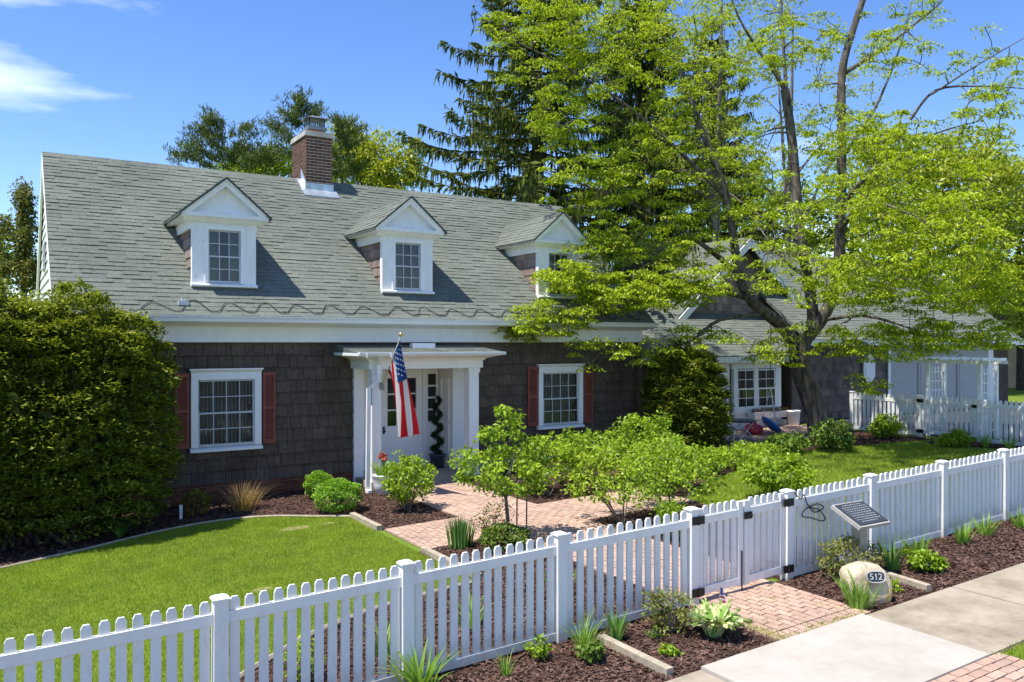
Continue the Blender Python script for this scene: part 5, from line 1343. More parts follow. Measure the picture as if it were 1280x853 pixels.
# ---- small plants by the house
ball('boxwood', 5.17, 15.35, .27, .5, 2600, .045, .028, 'boxwood_leaf', 'round bright green boxwood close to the brick foundation')
ball('boxwood', 5.03, 13.95, .42, .56, 4800, .045, .028, 'boxwood_leaf', 'wider round green boxwood at the edge of the mulch near the lawn', seed=2)
shrub('leafy_shrub', 6.08, 13.25, .52, .98, 'bushy bright green shrub between the white pot and the brick walk', 'hydrangea_leaf', 75, 26, .075, .045, 7, fill=.3)
ball('golden_shrub', 2.92, 15.25, .25, .44, 1500, .04, .025, 'gold_leaf', 'small golden yellow shrub against the brick foundation')
clump('dry_grass', 3.72, 15.2, 260, .55, .012, .5, .45, 'dry_leaf', 'tan and brown dry grass clump under the left window', br=.25)
m = MB(); px, py_ = 2.62, 15.1
m.box(px, py_, gz(px), px + .05, py_ + .01, gz(px) + .26); m.build('plant_label', 'white_ceramic', None, label='small blank white stake in the mulch beside the golden shrub', cat='stake')
clump('daylily', 1.60, 14.35, 60, .50, .022, .6, .6, 'dark_iris_leaf', 'dark strap leaved clump in the mulch in front of the big yew')
# potted flowers at the downspout
px, py_ = 6.30, 14.90; pz = gz(px)
pot = thing('flower_pot', (px, py_, pz), 'white ribbed pot with green leaves and dusky red blooms below the downspout', 'pot')
m = MB(); m.lathe([(.10, 0), (.15, .03), (.18, .2), (.185, .34), (.20, .36), (.20, .39), (.175, .39), (.16, .33), (0, .31)], (px, py_, pz), 22); m.build('pot', 'white_ceramic', pot, True)
V, r_ = strap_quads((px, py_, pz + .33), 90, .36, .03, .6, .5, .12); bulk('foliage', V, 'iris_leaf', pot, rnd=r_)
c = ell((px + .02, py_, pz + .72), (.12, .1, .08), 9); bulk('blooms', spray(c, 22, .045, .055, .035, 0, 1.0, .6), 'tulip_petal', pot)
m = MB()
for q in c: m.tube([(px, py_, pz + .35), tuple(q)], .005, 4, False)
m.build('stems', 'dark_iris_leaf', pot)
# spiral topiary beside the door
tx, ty = 8.28, 16.50
tp = thing('spiral_topiary', (tx, ty, .2), 'dark spiral topiary in a pot beside the white door', 'topiary')
m = MB(); m.lathe([(.12, 0), (.14, .02), (.17, .26), (.19, .28), (.19, .31), (.15, .31), (0, .28)], (tx, ty, .2), 16); m.build('pot', 'sign_face', tp, True)
n = 5200; t_ = rng.random(n); a = t_ * 6.283 * 4.2; rr = .115 * (1 - t_ * .55); c = np.c_[tx + rr * np.cos(a), ty + rr * np.sin(a), .5 + t_ * 1.28] + rng.normal(0, .03, (n, 3)) * (1.1 - .4 * t_)[:, None]
bulk('foliage', leaves(c, rng.normal(0, 1, (n, 3)), .035, .02), 'topiary_leaf', tp)
m = MB(); m.tube([(tx, ty, .45), (tx, ty, 1.75)], [.02, .01], 6); m.build('trunk', 'dark_bark', tp)

# ---- hydrangeas and shrubs round the walk
hx_, hy_ = 6.30, 10.30; hg = gz(hx_)
ht = thing('staked_hydrangea', (hx_, hy_, hg), 'young tree form hydrangea on a thin trunk held by two dark stakes', 'small tree')
c = np.concatenate([ell((hx_ + .02, hy_ + .05, 1.12), (.72, .65, .34), 62, .3), ell((hx_ - .02, hy_ + .1, 1.60), (.34, .3, .32), 22, .3), ell((hx_ + .05, hy_ + .05, 1.95), (.15, .12, .13), 4), ell((hx_ - .65, hy_ + .1, 1.35), (.2, .2, .14), 7), ell((hx_ + .55, hy_ - .1, 1.5), (.2, .2, .14), 7)])
limbs = [([(hx_, hy_, hg - .05), (hx_ + .02, hy_, hg + .35), (hx_ - .02, hy_, hg + .72)], [.038, .03, .025])]
for a in range(7): aa = a * .9; limbs.append((bez((hx_ - .02, hy_, hg + .68), (hx_ + .45 * math.cos(aa), hy_ + .4 * math.sin(aa), 1.15 + .15 * (a % 3)), .1, 4), np.linspace(.02, .008, 5)))
polylines(grow(limbs, c, .012, .0035), 5).build('trunk', 'gray_bark', ht); bulk('crown', spray(c, 24, .15, .085, .05, .15, .7, .6), 'hydrangea_leaf', ht)
for dx in (.16, .33):
    m = MB(); m.tube([(hx_ + dx, hy_ - .02, hg - .1), (hx_ + dx + .01, hy_ - .02, hg + 1.15)], .011, 6); m.build('stake', 'stake_metal', ht)
clump('iris_clump', 5.66, 10.55, 150, .46, .028, .12, .14, 'dark_iris_leaf', 'upright dark green iris clump at the corner of the brick walk', br=.2)
shrub('twiggy_rose', 6.02, 10.15, .36, .75, 'twiggy half bare shrub with reddish shoots between the irises and the staked trunk', 'bronze_leaf', 55, 7, .05, .028, 16, fill=.2, bark='terracotta')
ball('low_shrub', 6.05, 9.95, .36, .36, 1500, .05, .03, 'dark_shrub_leaf', 'low dark green shrub at the foot of the staked trunk')
clump('dry_perennial', 7.05, 9.9, 120, .42, .008, .5, .3, 'dry_leaf', 'dry tan stems along the brick walk right of the stakes', br=.25) if False else clump('dry_perennial', 6.35, 9.3, 110, .40, .008, .5, .3, 'dry_leaf', 'dry tan perennial stems behind the fence near the staked trunk', br=.22)
HG = 'flowering shrubs along the brick walk'
shrub('hydrangea', 8.35, 10.15, 1.0, 1.28, 'leafy bright green hydrangea with bare lower stems where the walks cross', ncl=92, nl=22, L=.078, W=.045, stems=9, group=HG, z0=.30, fill=.25, size=.16)
shrub('hydrangea', 9.45, 10.2, 1.0, 1.3, 'leafy bright green hydrangea between the crossing walk and the right lawn', ncl=92, nl=22, L=.078, W=.045, stems=9, group=HG, z0=.25, fill=.25, size=.16)
shrub('hydrangea', 8.75, 12.85, .78, 1.1, 'bright green hydrangea under the right window next to the path bed', ncl=90, nl=24, L=.085, W=.05, group=HG, z0=.2)
shrub('hydrangea', 8.0 + .4, 9.0, .35, .55, 'small leafy shrub just inside the fence beside the brick walk', ncl=28, nl=22, L=.07, W=.04, group=HG, z0=.05)
shrub('hydrangea', 9.95, 13.2, .85, 1.15, 'bright green hydrangea in the middle of the bed below the right window', ncl=100, nl=24, L=.085, W=.05, group=HG, z0=.2)
shrub('hydrangea', 11.15, 12.9, .85, 1.38, 'tallest bright green hydrangea in front of the dark rounded yew', ncl=125, nl=24, L=.085, W=.05, group=HG, z0=.15)
shrub('hydrangea', 10.6, 11.6, .8, 1.02, 'bright green hydrangea at the end of the crossing walk', ncl=95, nl=26, L=.08, W=.048, group=HG, z0=.12)
shrub('hydrangea', 12.2, 12.6, .66, .62, 'low green shrub between the tallest hydrangea and the patio', ncl=60, nl=26, L=.08, W=.048, group=HG, z0=.05)
shrub('hydrangea', 13.2, 12.7, .70, .46, 'low green shrub before the foot of the dark rounded yew', ncl=60, nl=26, L=.08, W=.048, group=HG, z0=.05)
shrub('hydrangea', 14.7, 13.1, .70, .34, 'low green shrub in front of the patio edging strip', ncl=55, nl=26, L=.085, W=.05, group=HG, z0=.05)
ax_, ay_ = on_ground(978, 625)
shrub('hydrangea', ax_ + .1, ay_ + .2, .72, .82, 'bright green shrub standing alone on the right lawn behind the plaque', ncl=75, nl=28, L=.085, W=.05, group=HG, z0=.1, ry=.6)
for k, (u, v, r, h, lab) in enumerate([(998, 568, .6, .46, 'dark green shrub left of the leaning tree trunk'), (1053, 566, .62, .75, 'dark green shrub right of the leaning tree trunk'), (1117, 549, .48, .62, 'leafy green shrub against the side fence near its gate'), (1208, 561, .42, .38, 'low rounded leafy clump below the side gate'), (955, 584, .5, .26, 'low green plant at the front of the patio bed')]):
    x, y = on_ground(u, v); shrub('garden_shrub', x, y + .25, r, h, lab, 'dark_shrub_leaf' if k < 2 else 'hydrangea_leaf', 50, 28, .11, .06, 5, z0=.03)
for u, v, lab in ((1232, 560, 'strap leaved clump beside the low rounded plant at the side fence'), (1262, 562, 'thin strap leaved clump at the end of the side fence bed')):
    x, y = on_ground(u, v); clump('daylily', x, y, 40, .42, .03, .5, .5, 'iris_leaf', lab)

# ---- street bed
clump('iris_clump', 3.12, 6.52, 44, .46, .045, .5, .55, 'iris_leaf', 'wide leaved pale green clump in front of the fence beside the lawn', br=.12)
shrub('seedling', 4.34, 6.50, .13, .24, 'tiny bright green seedling shrub at the foot of the fence', 'hydrangea_leaf', 14, 16, .05, .03, 4, z0=.02, size=.06)
clump('small_grass', 3.88, 6.36, 26, .26, .012, .35, .35, 'iris_leaf', 'small wispy grass tuft in the street mulch', br=.05)
shrub('seedling', 4.70, 6.18, .15, .22, 'low lobed green plant below the thin grassy clump', 'dark_shrub_leaf', 16, 16, .06, .04, 4, z0=.02, size=.07)
clump('chives', 4.80, 6.42, 60, .42, .012, .4, .55, 'iris_leaf', 'thin arching grassy clump against the fence near the timber board', br=.07)
clump('iris_clump', 5.20, 6.42, 40, .34, .032, .28, .25, 'dark_iris_leaf', 'short dark green fan of leaves beside the timber board in the street bed', br=.07)
shrub('bronze_shrub', 5.80, 6.32, .30, .46, 'bronze green twiggy shrub against the fence left of the gate', 'bronze_leaf', 48, 20, .045, .026, 8, z0=.03, size=.09)
shrub('seedling', 5.40, 5.87, .12, .10, 'flat bright green seedling in the mulch in front of the hosta', 'hydrangea_leaf', 12, 18, .045, .03, 3, z0=.01, size=.05)
shrub('seedling', 5.55, 6.25, .08, .16, 'tiny dark seedling between the bronze shrub and the iris fan', 'dark_shrub_leaf', 8, 12, .04, .025, 3, z0=.01, size=.05)
# hosta: broad leaves, green with cream edges
hx2, hy2 = 6.08, 5.97; hz2 = gz(hx2)
ho = thing('hosta', (hx2, hy2, hz2), 'hosta with green leaves edged in cream at the corner of the brick landing', 'plant')
def broad(c, n, L, w, k_in):
    az = rng.random(n) * 6.283; r0 = rng.random(n); G = []; Cc = []
    for i in range(n):
        o = np.array([math.cos(az[i]), math.sin(az[i]), 0]); s = np.array([-o[1], o[0], 0]); up = np.array([0, 0, 1.0]); Lb = L * rng.uniform(.75, 1.1); e = rng.uniform(.5, 1.15)
        pts = []; base = np.array(c) + o * .09 * r0[i] + np.array([0, 0, .02])
        for t in np.linspace(0, 1, 7):
            out = (.25 + .5 * (1 - r0[i] * .3)) * t * e + .28 * t * t; pts.append(base + o * Lb * out * .8 + up * Lb * (t * 1.05 - .55 * t * t * e))
        for k in range(6):
            def wd(t): return w * (.25 + .75 * math.sin(min(1, t * 1.15 + .12) * math.pi) ** .8) * (1 if t < .99 else .05)
            w0, w1 = wd(k / 6), wd((k + 1) / 6); rp = .018
            for f0, f1, dst in ((-.5, .5, G), (.5, 1.0, Cc), (-1.0, -.5, Cc)):
                dz0 = up * w0 * .35
                q = lambda p, f, ww: p + s * f * ww * .5 + up * abs(f) * ww * .28 + up * rp * math.sin(k * 2.1 + f * 3)
                dst.append([q(pts[k], f0, w0), q(pts[k], f1, w0), q(pts[k + 1], f1, w1), q(pts[k + 1], f0, w1)])
    return np.array(G), np.array(Cc)
G, Cc = broad((hx2, hy2, hz2), 58, .40, .14, 0); bulk('leaf_blades', G, 'hosta_green', ho); bulk('leaf_edges', Cc, 'hosta_cream', ho)
clump('iris_clump', 7.92, 5.62, 70, .44, .034, .35, .28, 'iris_leaf', 'bright green iris fan growing in front of the numbered boulder', br=.13)
shrub('leafy_shrub', 8.72, 6.30, .42, .52, 'loose olive green shrub left of the plaque post behind the boulder', 'bronze_leaf', 60, 20, .05, .03, 8, z0=.04, size=.11)
clump('iris_clump', 9.42, 6.22, 26, .50, .04, .45, .2, 'dark_iris_leaf', 'tall dark sword leaves beside the plaque post', br=.08)
shrub('perennial', 9.72, 5.98, .24, .26, 'mounded bright green perennial right of the plaque in the street bed', 'hydrangea_leaf', 30, 20, .07, .045, 5, z0=.02, size=.08)
clump('tulip_leaves', 10.15, 6.35, 34, .40, .03, .4, .35, 'iris_leaf', 'pale upright leaves at the fence between the mounded perennial and the next post', br=.1)
clump('tulip_leaves', 11.30, 6.40, 30, .38, .034, .5, .35, 'iris_leaf', 'leafy fan in front of the fence post right of the plaque', br=.1)
clump('tulip_leaves', 11.95, 6.45, 36, .36, .028, .45, .3, 'iris_leaf', 'narrow leaved clump between two right hand fence posts', br=.1)
clump('tulip_leaves', 12.75, 6.35, 34, .36, .03, .45, .35, 'iris_leaf', 'narrow leaved clump at the far end of the street bed', br=.1)
shrub('seedling', 8.75, 5.75, .10, .12, 'tiny bright seedling between the boulder and the timber board', 'hydrangea_leaf', 8, 14, .045, .03, 3, z0=.01, size=.05)
# plants between fence and lawn
for x, y, lab in ((2.3, 7.35, 'narrow green perennial inside the fence below the lawn edge'), (1.2, 7.05, 'brownish perennial clump inside the fence at the left')):
    shrub('perennial', x, y, .22, .42, lab, 'bronze_leaf' if x < 2 else 'hydrangea_leaf', 26, 16, .05, .03, 6, z0=.02, size=.09)
for x, y, lab in ((4.2, 7.6, 'upright leafy perennial seen between the fence pickets'), (3.2, 7.5, 'leafy perennial at the middle of the bed inside the fence'), (5.6, 8.0, 'green perennial inside the fence beside the brick walk')):
    clump('perennial', x, y, 46, .40, .022, .4, .4, 'iris_leaf', lab, br=.12)

# tufts of weeds along the paving joints and edges
wq = np.concatenate([np.c_[rng.uniform(6.47, 7.87, 260), 5.43 + np.abs(rng.normal(0, .05, 260))], np.c_[6.47 + np.abs(rng.normal(0, .06, 220)), rng.uniform(5.45, 6.2, 220)], np.c_[rng.uniform(6.5, 7.8, 160), rng.uniform(5.6, 6.6, 160)], np.c_[rng.uniform(7.75, 9.0, 160), 4.09 + rng.normal(0, .025, 160)]])
wn_ = len(wq); wh = rng.uniform(.012, .045, wn_); wb_ = np.c_[wq, gzn(wq[:, 0]) + .03]; wa = rng.random(wn_) * 6.283; ws_ = np.c_[np.cos(wa), np.sin(wa), np.zeros(wn_)] * .005
tag(bulk('weeds', np.stack([wb_ - ws_, wb_ + ws_, wb_ + np.c_[rng.normal(0, .02, (wn_, 2)), wh]], 1), 'grass_blade'), 'sparse green weeds in the joints of the brick landing', 'weeds', None, 'stuff')

# ================================================================ trees
# ---- the big leaning locust in front of the wing
def pts_px(lst): return [at_dist(u, v, d) for u, v, d in lst]
def limb(lst, r0, r1):
    p = [tuple(q) for q in pts_px(lst)]; p = smooth_line(p, 4); return (p, list(np.linspace(r0 * (.9 if r0 > .3 else .68), r1, len(p))))
locust = thing('locust_tree', tuple(at_dist(1024, 545, 22.4)), 'big leaning tree with bright yellow green leaves and a forked trunk by the patio', 'tree')
LM = [limb([(1026, 556, 22.4), (1022, 525, 22.4), (1012, 490, 22.4), (1000, 455, 22.4), (1000, 425, 22.4)], .37, .29),
      limb([(1003, 436, 22.4), (1016, 400, 22.5), (1010, 350, 22.6), (1000, 290, 22.7), (995, 235, 22.8), (990, 176, 22.8), (981, 112, 22.9)], .24, .12),
      limb([(1003, 430, 22.4), (1030, 395, 22.3), (1046, 350, 22.2), (1050, 290, 22.1), (1052, 230, 22.1), (1052, 158, 22.0), (1053, 88, 22.0), (1067, 35, 22.0), (1084, -20, 22.0), (1090, -80, 22)], .27, .07),
      limb([(1000, 440, 22.4), (975, 405, 22.0), (945, 382, 21.6), (926, 352, 21.3), (917, 300, 21.0), (905, 235, 20.8), (880, 170, 20.6), (850, 90, 20.5)], .26, .06),
      limb([(940, 375, 21.5), (890, 362, 20.9), (830, 372, 20.2), (770, 372, 19.6), (715, 392, 19.2), (668, 408, 18.9)], .12, .008),
      limb([(960, 392, 21.8), (900, 400, 21.0), (860, 428, 20.2), (800, 440, 19.6), (750, 448, 19.2)], .09, .008),
      limb([(926, 345, 21.3), (870, 300, 21.0), (810, 265, 20.6), (740, 235, 20.2), (680, 215, 20.0)], .11, .008),
      limb([(910, 250, 20.9), (850, 190, 20.5), (780, 130, 20.2), (700, 80, 20.0), (640, 50, 20)], .10, .008),
      limb([(981, 112, 22.9), (962, 80, 22.9), (948, 63, 22.9), (923, 21, 22.8), (905, -30, 22.8)], .10, .018),
      limb([(983, 118, 22.9), (980, 70, 23.0), (978, 30, 23.1), (975, -30, 23.1)], .09, .018),
      limb([(1057, 91, 22.0), (1082, 75, 21.8), (1106, 60, 21.6), (1141, 32, 21.3), (1176, 3, 21.2), (1200, -30, 21)], .09, .010),
      limb([(1052, 200, 22.1), (1085, 150, 22.3), (1103, 116, 22.4), (1127, 53, 22.6), (1145, -20, 22.7)], .08, .010),
      limb([(1050, 260, 22.1), (1080, 225, 21.6), (1113, 211, 21.2), (1138, 183, 20.8), (1175, 165, 20.5), (1230, 150, 20.4)], .11, .010),
      limb([(1138, 150, 20.9), (1170, 113, 20.6), (1230, 108, 20.4), (1290, 112, 20.2)], .06, .008),
      limb([(1165, 118, 20.6), (1211, 88, 20.4), (1250, 65, 20.4), (1290, 42, 20.4)], .04, .008),
      limb([(1046, 352, 22.2), (1090, 330, 21.6), (1140, 325, 21.0), (1190, 345, 20.6), (1240, 372, 20.4)], .12, .010),
      limb([(1030, 400, 22.3), (1080, 395, 21.4), (1130, 408, 20.8), (1180, 425, 20.4)], .09, .008),
      limb([(1050, 290, 22.1), (1100, 275, 23.0), (1170, 265, 23.6), (1230, 275, 24)], .10, .010),
      limb([(997, 300, 22.7), (950, 270, 23.4), (900, 235, 23.8), (850, 215, 24)], .10, .010),
      limb([(1008, 345, 22.6), (985, 330, 23.6), (960, 300, 24.6), (940, 270, 25.5)], .10, .010),
      limb([(1050, 290, 22.1), (1070, 262, 20.4), (1090, 255, 18.6), (1120, 260, 17.0), (1160, 280, 16.2)], .12, .010),
      limb([(1010, 345, 22.6), (1000, 320, 20.8), (980, 315, 19.0), (955, 318, 17.4)], .10, .010),
      limb([(1000, 425, 22.4), (985, 440, 21.6), (960, 442, 20.9), (930, 440, 20.3)], .07, .008)]
def px_cloud(u0, u1, v0, v1, d0, d1, n):
    u = rng.uniform(u0, u1, n); v = rng.uniform(v0, v1, n); d = rng.uniform(d0, d1, n)
    return np.array([at_dist(a, b, c) for a, b, c in zip(u, v, d)])
def blob(u, v, d, ru, rv, rd, n):
    p = unit(rng.normal(0, 1, (n, 3))) * rng.random((n, 1)) ** .38
    return np.array([at_dist(u + a * ru, v + b * rv, d + c * rd) for a, b, c in p])
LC = np.concatenate([
    blob(690, 395, 19.0, 55, 24, .8, 44), blob(662, 412, 18.8, 36, 14, .6, 17), blob(715, 345, 19.2, 48, 26, .8, 50), blob(790, 365, 19.6, 75, 30, 1.0, 100), blob(862, 352, 20.2, 55, 30, 1.2, 60),
    blob(760, 300, 20.2, 55, 34, 1.2, 46), blob(850, 290, 20.8, 70, 45, 1.5, 51), blob(730, 225, 20.2, 70, 45, 1.5, 55), blob(820, 200, 20.5, 75, 55, 1.5, 58),
    blob(705, 150, 20.0, 55, 55, 1.5, 40), blob(665, 55, 20.2, 75, 55, 1.5, 40), blob(760, 90, 20.4, 75, 70, 1.5, 48), blob(850, 100, 20.6, 60, 80, 1.6, 44),
    blob(700, 20, 20.4, 100, 40, 1.6, 49), blob(830, 20, 20.8, 80, 40, 1.6, 35),
    blob(940, 270, 21.5, 60, 50, 1.8, 30), blob(1000, 345, 20.0, 60, 45, 2.0, 25), blob(1080, 350, 19.2, 70, 45, 2.4, 94), blob(1160, 355, 18.6, 70, 45, 2.6, 94), blob(1235, 355, 18.6, 50, 45, 2.2, 62),
    blob(1110, 260, 20.0, 80, 50, 3.2, 81), blob(1190, 240, 19.4, 70, 60, 3.2, 64), blob(1060, 170, 20.6, 60, 42, 2.5, 46), blob(1130, 180, 19.6, 70, 45, 2.8, 58), blob(1240, 160, 19.4, 50, 60, 2.2, 27),
    blob(930, 200, 21.2, 50, 60, 2.2, 26), blob(1000, 60, 22.0, 100, 60, 2.4, 51), blob(1130, 50, 20.6, 90, 55, 2.4, 39), blob(1240, 80, 19.8, 45, 60, 1.8, 18), blob(920, 60, 22, 50, 80, 1.6, 23),
    blob(800, 440, 19.4, 60, 18, .8, 20), blob(740, 440, 19.0, 30, 20, .6, 7), blob(880, 425, 20.0, 50, 22, 1.0, 15), blob(1020, 420, 21.0, 60, 26, 1.4, 23), blob(1110, 425, 19.6, 55, 28, 1.8, 48), blob(1180, 420, 19.2, 45, 22, 1.8, 34), blob(1250, 415, 19.2, 30, 20, 1.6, 19),
    blob(1085, 480, 20.6, 30, 14, .6, 7), blob(970, 440, 20.8, 40, 22, .9, 14), blob(1150, 300, 22.6, 110, 50, 1.5, 74), blob(1000, 250, 23.2, 70, 50, 1.2, 20),
    blob(1050, 250, 16.6, 130, 60, 1.2, 27), blob(1190, 300, 16.4, 90, 60, 1.0, 44), blob(960, 320, 17.4, 70, 40, 1.0, 13)])
polylines(grow(LM, LC, .045, .0095, .22), 6).build('trunk', 'locust_bark', locust, True)
sz_ = rng.uniform(.22, .50, len(LC))
bulk('crown', spray(LC, 70, sz_ * .92, .098, .043, .30, .20, .5), 'locust_leaf', locust)

# ---- generic broadleaf tree
def tree(name, u, v_base, d, height, crown, label, mat, nl=45, L=.22, W=.11, bark_='dark_bark', r=.22, lean=0, group=None, spread=.65, flat=.5, trunk_split=.35):
    """crown: list of (du, v, dd, ru, rv, rd, n) blobs, in photo terms round the trunk's place"""
    b = at_dist(u, v_base, d); x, y = b[0], b[1]; g = gz(x)
    t = thing(name, (x, y, g), label, 'tree', group)
    C_ = np.concatenate([blob(u + q[0], q[1], d + q[2], q[3], q[4], q[5], q[6]) for q in crown])
    top = C_[:, 2].max(); tp_ = np.array([x + lean, y, g + (top - g) * .93])
    trunk = [(x, y, g - .1), (x + lean * .15, y, g + (top - g) * .2), (x + lean * .4, y + .1, g + (top - g) * .45), (x + lean * .7, y, g + (top - g) * .7), tuple(tp_)]
    lm = [(smooth_line(trunk, 4), list(np.linspace(r, .03, 17)))]
    for k in range(8):
        h0 = rng.uniform(trunk_split, .8); i = int(h0 * 16); p0 = lm[0][0][i]; tgt = C_[rng.integers(len(C_))]
        lm.append((bez(p0, np.array(p0) + (tgt - np.array(p0)) * .8, .15 * np.linalg.norm(tgt - np.array(p0)), 6), np.linspace(r * (1 - h0) * .6 + .02, .015, 7)))
    polylines(grow(lm, C_, .04, .01, .15), 5).build('trunk', bark_, t)
    bulk('crown', spray(C_, nl, spread * rng.uniform(.6, 1.2, len(C_)), L, W, .2, flat, .6), mat, t)
    return t
tree('maple_tree', 893, 420, 31, 14, [(0, 60, 0, 60, 110, 2, 60), (-130, 40, 1, 120, 70, 2.5, 60), (-200, 120, 1, 90, 80, 2, 40), (20, 180, 0, 60, 70, 2, 36), (90, 0, 0, 90, 60, 2, 26), (-60, 200, 0, 70, 60, 2, 40)],
     'tall thin stemmed tree with sparse pale green leaves behind the house and locust', 'locust_leaf_dull', 40, .17, .08, 'gray_bark', .24, .4, spread=.6)
tree('maple_tree', 985, 420, 34, 14, [(0, 60, 0, 60, 90, 2, 24), (60, 140, 0, 60, 60, 2, 30), (-30, 180, 0, 60, 60, 2, 24)],
     'slender grey stemmed tree rising behind the wing roof', 'locust_leaf_dull', 36, .17, .08, 'gray_bark', .2, .3, spread=.6)
for u, d, cr, lab, mt in [
    (1165, 38, [(0, 280, 0, 95, 100, 3, 170), (-40, 205, 1, 60, 55, 2, 60), (60, 235, 0, 70, 80, 2, 90)], 'full yellow green tree behind the garage roof', 'far_leaf'),
    (1275, 42, [(0, 310, 0, 80, 110, 3, 150), (-30, 240, 0, 55, 60, 2, 70), (60, 290, 0, 80, 120, 3, 90)], 'full yellow green tree beyond the drive', 'far_leaf'),
    (1065, 44, [(0, 300, 0, 80, 90, 3, 100), (-50, 250, 0, 60, 70, 2, 50)], 'broad olive tree behind the middle of the wing roof', 'far_leaf_green'),
    (965, 46, [(0, 310, 0, 80, 90, 3, 100), (-40, 260, 0, 60, 60, 2, 50)], 'broad green tree behind the small gable', 'far_leaf_green')]:
    tree('garden_tree', u, 428, d, 10, cr, lab, mt, 46, .27, .14, spread=.9)
tree('garden_tree', 470, 428, 40, 10, [(0, 200, 0, 52, 42, 2, 80), (-40, 190, 0, 40, 45, 2, 60), (20, 225, 0, 45, 30, 2, 50), (42, 195, 0, 18, 20, 1, 12)], 'yellow green tree showing over the ridge right of the chimney', 'far_leaf', 44, .24, .12, spread=.75)
tree('garden_tree', 345, 428, 40, 10, [(0, 205, 0, 30, 22, 2, 40), (-40, 210, 0, 35, 18, 2, 30)], 'olive green tree showing over the ridge left of the chimney', 'far_leaf_green', 44, .24, .12, spread=.75)
tree('ivy_tree', 30, 428, 30, 8, [(0, 245, 0, 9, 20, .4, 22), (0, 290, 0, 11, 30, .5, 40), (2, 335, 0, 16, 30, .6, 50), (-30, 330, 0, 18, 28, .8, 24), (-28, 285, 0, 10, 14, .8, 7)], 'narrow dead trunk wrapped in brownish ivy beyond the left gable', 'ivy_leaf', 46, .14, .09, spread=.38, flat=1.0)
tree('garden_tree', -40, 428, 34, 8, [(0, 340, 0, 60, 40, 2, 70), (30, 300, 0, 30, 30, 1, 14)], 'green leafy tree at the left beyond the yew', 'far_leaf_green', 46, .24, .12, spread=.8)

# ---- conifers
def spruce(u, d, top_v, half_px, label, base=2.0, n_whorl=46, seed=0, hang=1.0):
    b = at_dist(u, 428, d); x, y = b[0], b[1]; g = gz(x); top = at_dist(u, top_v, d)[2]; H = top - g; Rm = half_px / FPX * d
    t = thing('spruce_tree', (x, y, g), label, 'tree'); m = MB()
    m.tube([(x, y, g - .1), (x, y, g + H * .5), (x, y, top)], [.34, .22, .03], 8, False); V = []; 
    for w_ in range(n_whorl):
        f = (w_ + rng.random() * .6) / n_whorl; z = g + base + (H - base) * f; Lb = Rm * (1 - f) ** .75 * rng.uniform(.75, 1.12) + .2; k = 6
        a0 = rng.random() * 6.283
        for q in range(k):
            a = a0 + q * 6.283 / k + rng.normal(0, .2); o = np.array([math.cos(a), math.sin(a), 0]); Lq = Lb * rng.uniform(.7, 1.1)
            ts = np.linspace(0, 1, 9); P = np.array([[x, y, z] + o * Lq * tt + np.array([0, 0, Lq * (.02 - .38 * tt + .42 * tt ** 2.2)]) for tt in ts]); m.tube(P, list(np.linspace(.045, .008, 9)), 4, False)
            nt_ = int(26 * Lq + 14); tt = rng.random(nt_) ** .8 * .93 + .07; base_p = np.stack([np.interp(tt, ts, P[:, c]) for c in range(3)], 1)
            s = np.array([-o[1], o[0], 0]); side = np.where(rng.random(nt_) < .5, -1, 1)[:, None]
            ln = (.35 + .55 * (1 - tt)) * rng.uniform(.5, 1.1, nt_) * min(1, Lq / 2.5 + .3)
            dirs = s * side * .7 + o * .55 + np.c_[np.zeros((nt_, 2)), -.25 * np.ones(nt_)] + rng.normal(0, .2, (nt_, 3)); dirs = unit(dirs)
            mids = base_p + dirs * ln[:, None] * .5
            V.append(leaves(mids, dirs, ln * 1.1, .10, None, .2))
            # hanging twigs from the side shoots
            nh = int(nt_ * 2.0 * hang); pick = rng.integers(0, nt_, nh); sp0 = base_p[pick] + dirs[pick] * (ln[pick] * rng.random(nh))[:, None]; hl = rng.uniform(.15, .50, nh)
            hd = np.tile([0, 0, -1.0], (nh, 1)) + rng.normal(0, .12, (nh, 3)) + o * .12
            V.append(leaves(sp0 + hd * hl[:, None] * .5, hd, hl, .065, rng.normal(0, 1, (nh, 3)), .1))
    m.build('trunk', 'dark_bark', t); bulk('crown', np.concatenate(V), 'spruce_needle', t)
spruce(672, 30, -150, 235, 'tall dark spruce with drooping boughs behind the right half of the house', 2.0, 27, hang=.55)
spruce(800, 34, -60, 130, 'dark spruce behind the locust, right of the tallest spruce', 1.5, 30)
spruce(890, 40, 20, 110, 'more distant spruce between the pale thin stemmed trees', 1.5, 24)
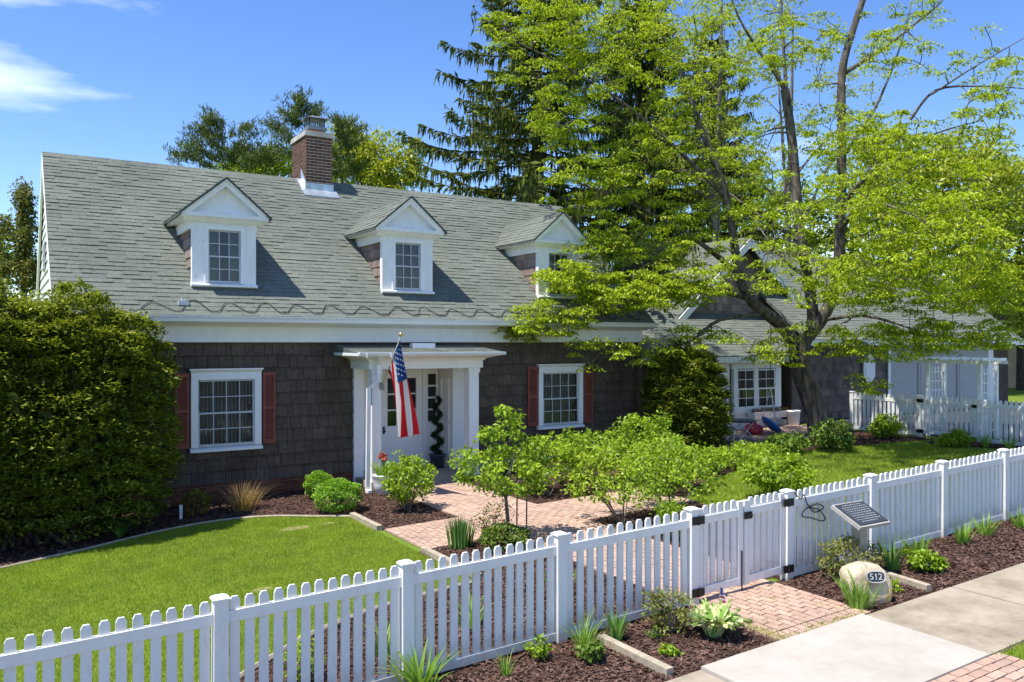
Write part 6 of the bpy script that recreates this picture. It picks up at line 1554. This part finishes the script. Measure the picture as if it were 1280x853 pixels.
def pine(u, d, blobs, label, base_v=428, up=.6):
    b = at_dist(u, 428, d); x, y = b[0], b[1]; g = gz(x); t = thing('pine_tree', (x, y, g), label, 'tree')
    C_ = np.concatenate([blob(u + q[0], q[1], d + q[2], q[3], q[4], q[5], q[6]) for q in blobs]); top = C_[:, 2].max()
    lm = [([(x, y, g - .1), (x + .1, y, g + (top - g) * .5), (x, y, g + (top - g) * .80)], [.3, .2, .03])]
    polylines(grow(lm, C_, .06, .012, -.05), 5).build('trunk', 'dark_bark', t)
    n = 60; c = np.repeat(C_, n, 0); N = len(c); dd = unit(rng.normal(0, 1, (N, 3)) + np.array([0, 0, .5])); out = unit(C_ - np.array([x, y, 0]) * [1, 1, 0] - C_ * [0, 0, 1] + 1e-6); ax2 = np.repeat(out * .55 + np.array([0, 0, up * .4]), n, 0)
    pos = c + ax2 * rng.uniform(-.5, .75, (N, 1)) + rng.normal(0, .09, (N, 3))
    bulk('crown', leaves(pos, dd + ax2, .27 * rng.uniform(.7, 1.2, N), .042, None, .1), 'pine_needle', t)
pine(290, 36, [(-55, 195, 0, 26, 16, 1.2, 22), (-30, 170, 0, 26, 14, 1.2, 22), (-25, 150, 0, 16, 10, 1, 12), (-10, 190, 0, 40, 24, 1.5, 44), (10, 165, 0, 22, 12, 1, 12), (30, 200, 0, 34, 18, 1.5, 36)], 'dark long needled pine showing over the ridge left of the chimney')
pine(372, 34, [(0, 128, 0, 13, 14, .8, 12), (-10, 150, 0, 20, 14, 1, 16), (15, 140, 0, 12, 12, .8, 10), (-5, 180, 0, 30, 20, 1.2, 26), (-25, 160, 0, 12, 8, .8, 5)], 'taller dark pine directly behind the chimney')
pine(428, 36, [(0, 160, 0, 12, 16, .8, 16), (-8, 185, 0, 22, 18, 1, 20), (14, 175, 0, 14, 14, .8, 10), (0, 210, 0, 26, 14, 1, 16)], 'pointed pine top right of the chimney')

# ---- neighbour house at the far right
nb = thing('neighbour_house', (46, 22, .5), 'pale brick house with white trimmed window beyond the drive at the right', 'house')
p0 = at_dist(1277, 428, 44); nx, ny = p0[0], p0[1]
m = MB(); m.box(nx, ny - 4, .3, nx + 9, ny + 6, 4.4); m.build('wall', 'neighbor_brick', nb)
m = MB(); m.prism([(nx - .5, ny - 4.6, 4.3), (nx - .5, ny + 6.6, 4.3), (nx - .5, ny + 1, 7.5)], (10, 0, 0)); m.build('roof', 'roof_underlay', nb)
for k in range(2):
    m = MB(); y = ny - 3 + k * 3.4; m.box(nx - .06, y, 2.9, nx - .002, y + 1.3, 4.2); w_ = m.build('window', WP, nb); m = MB(); m.box(nx - .075, y + .15, 3.05, nx - .061, y + 1.15, 4.05); m.build('pane', 'interior', w_)
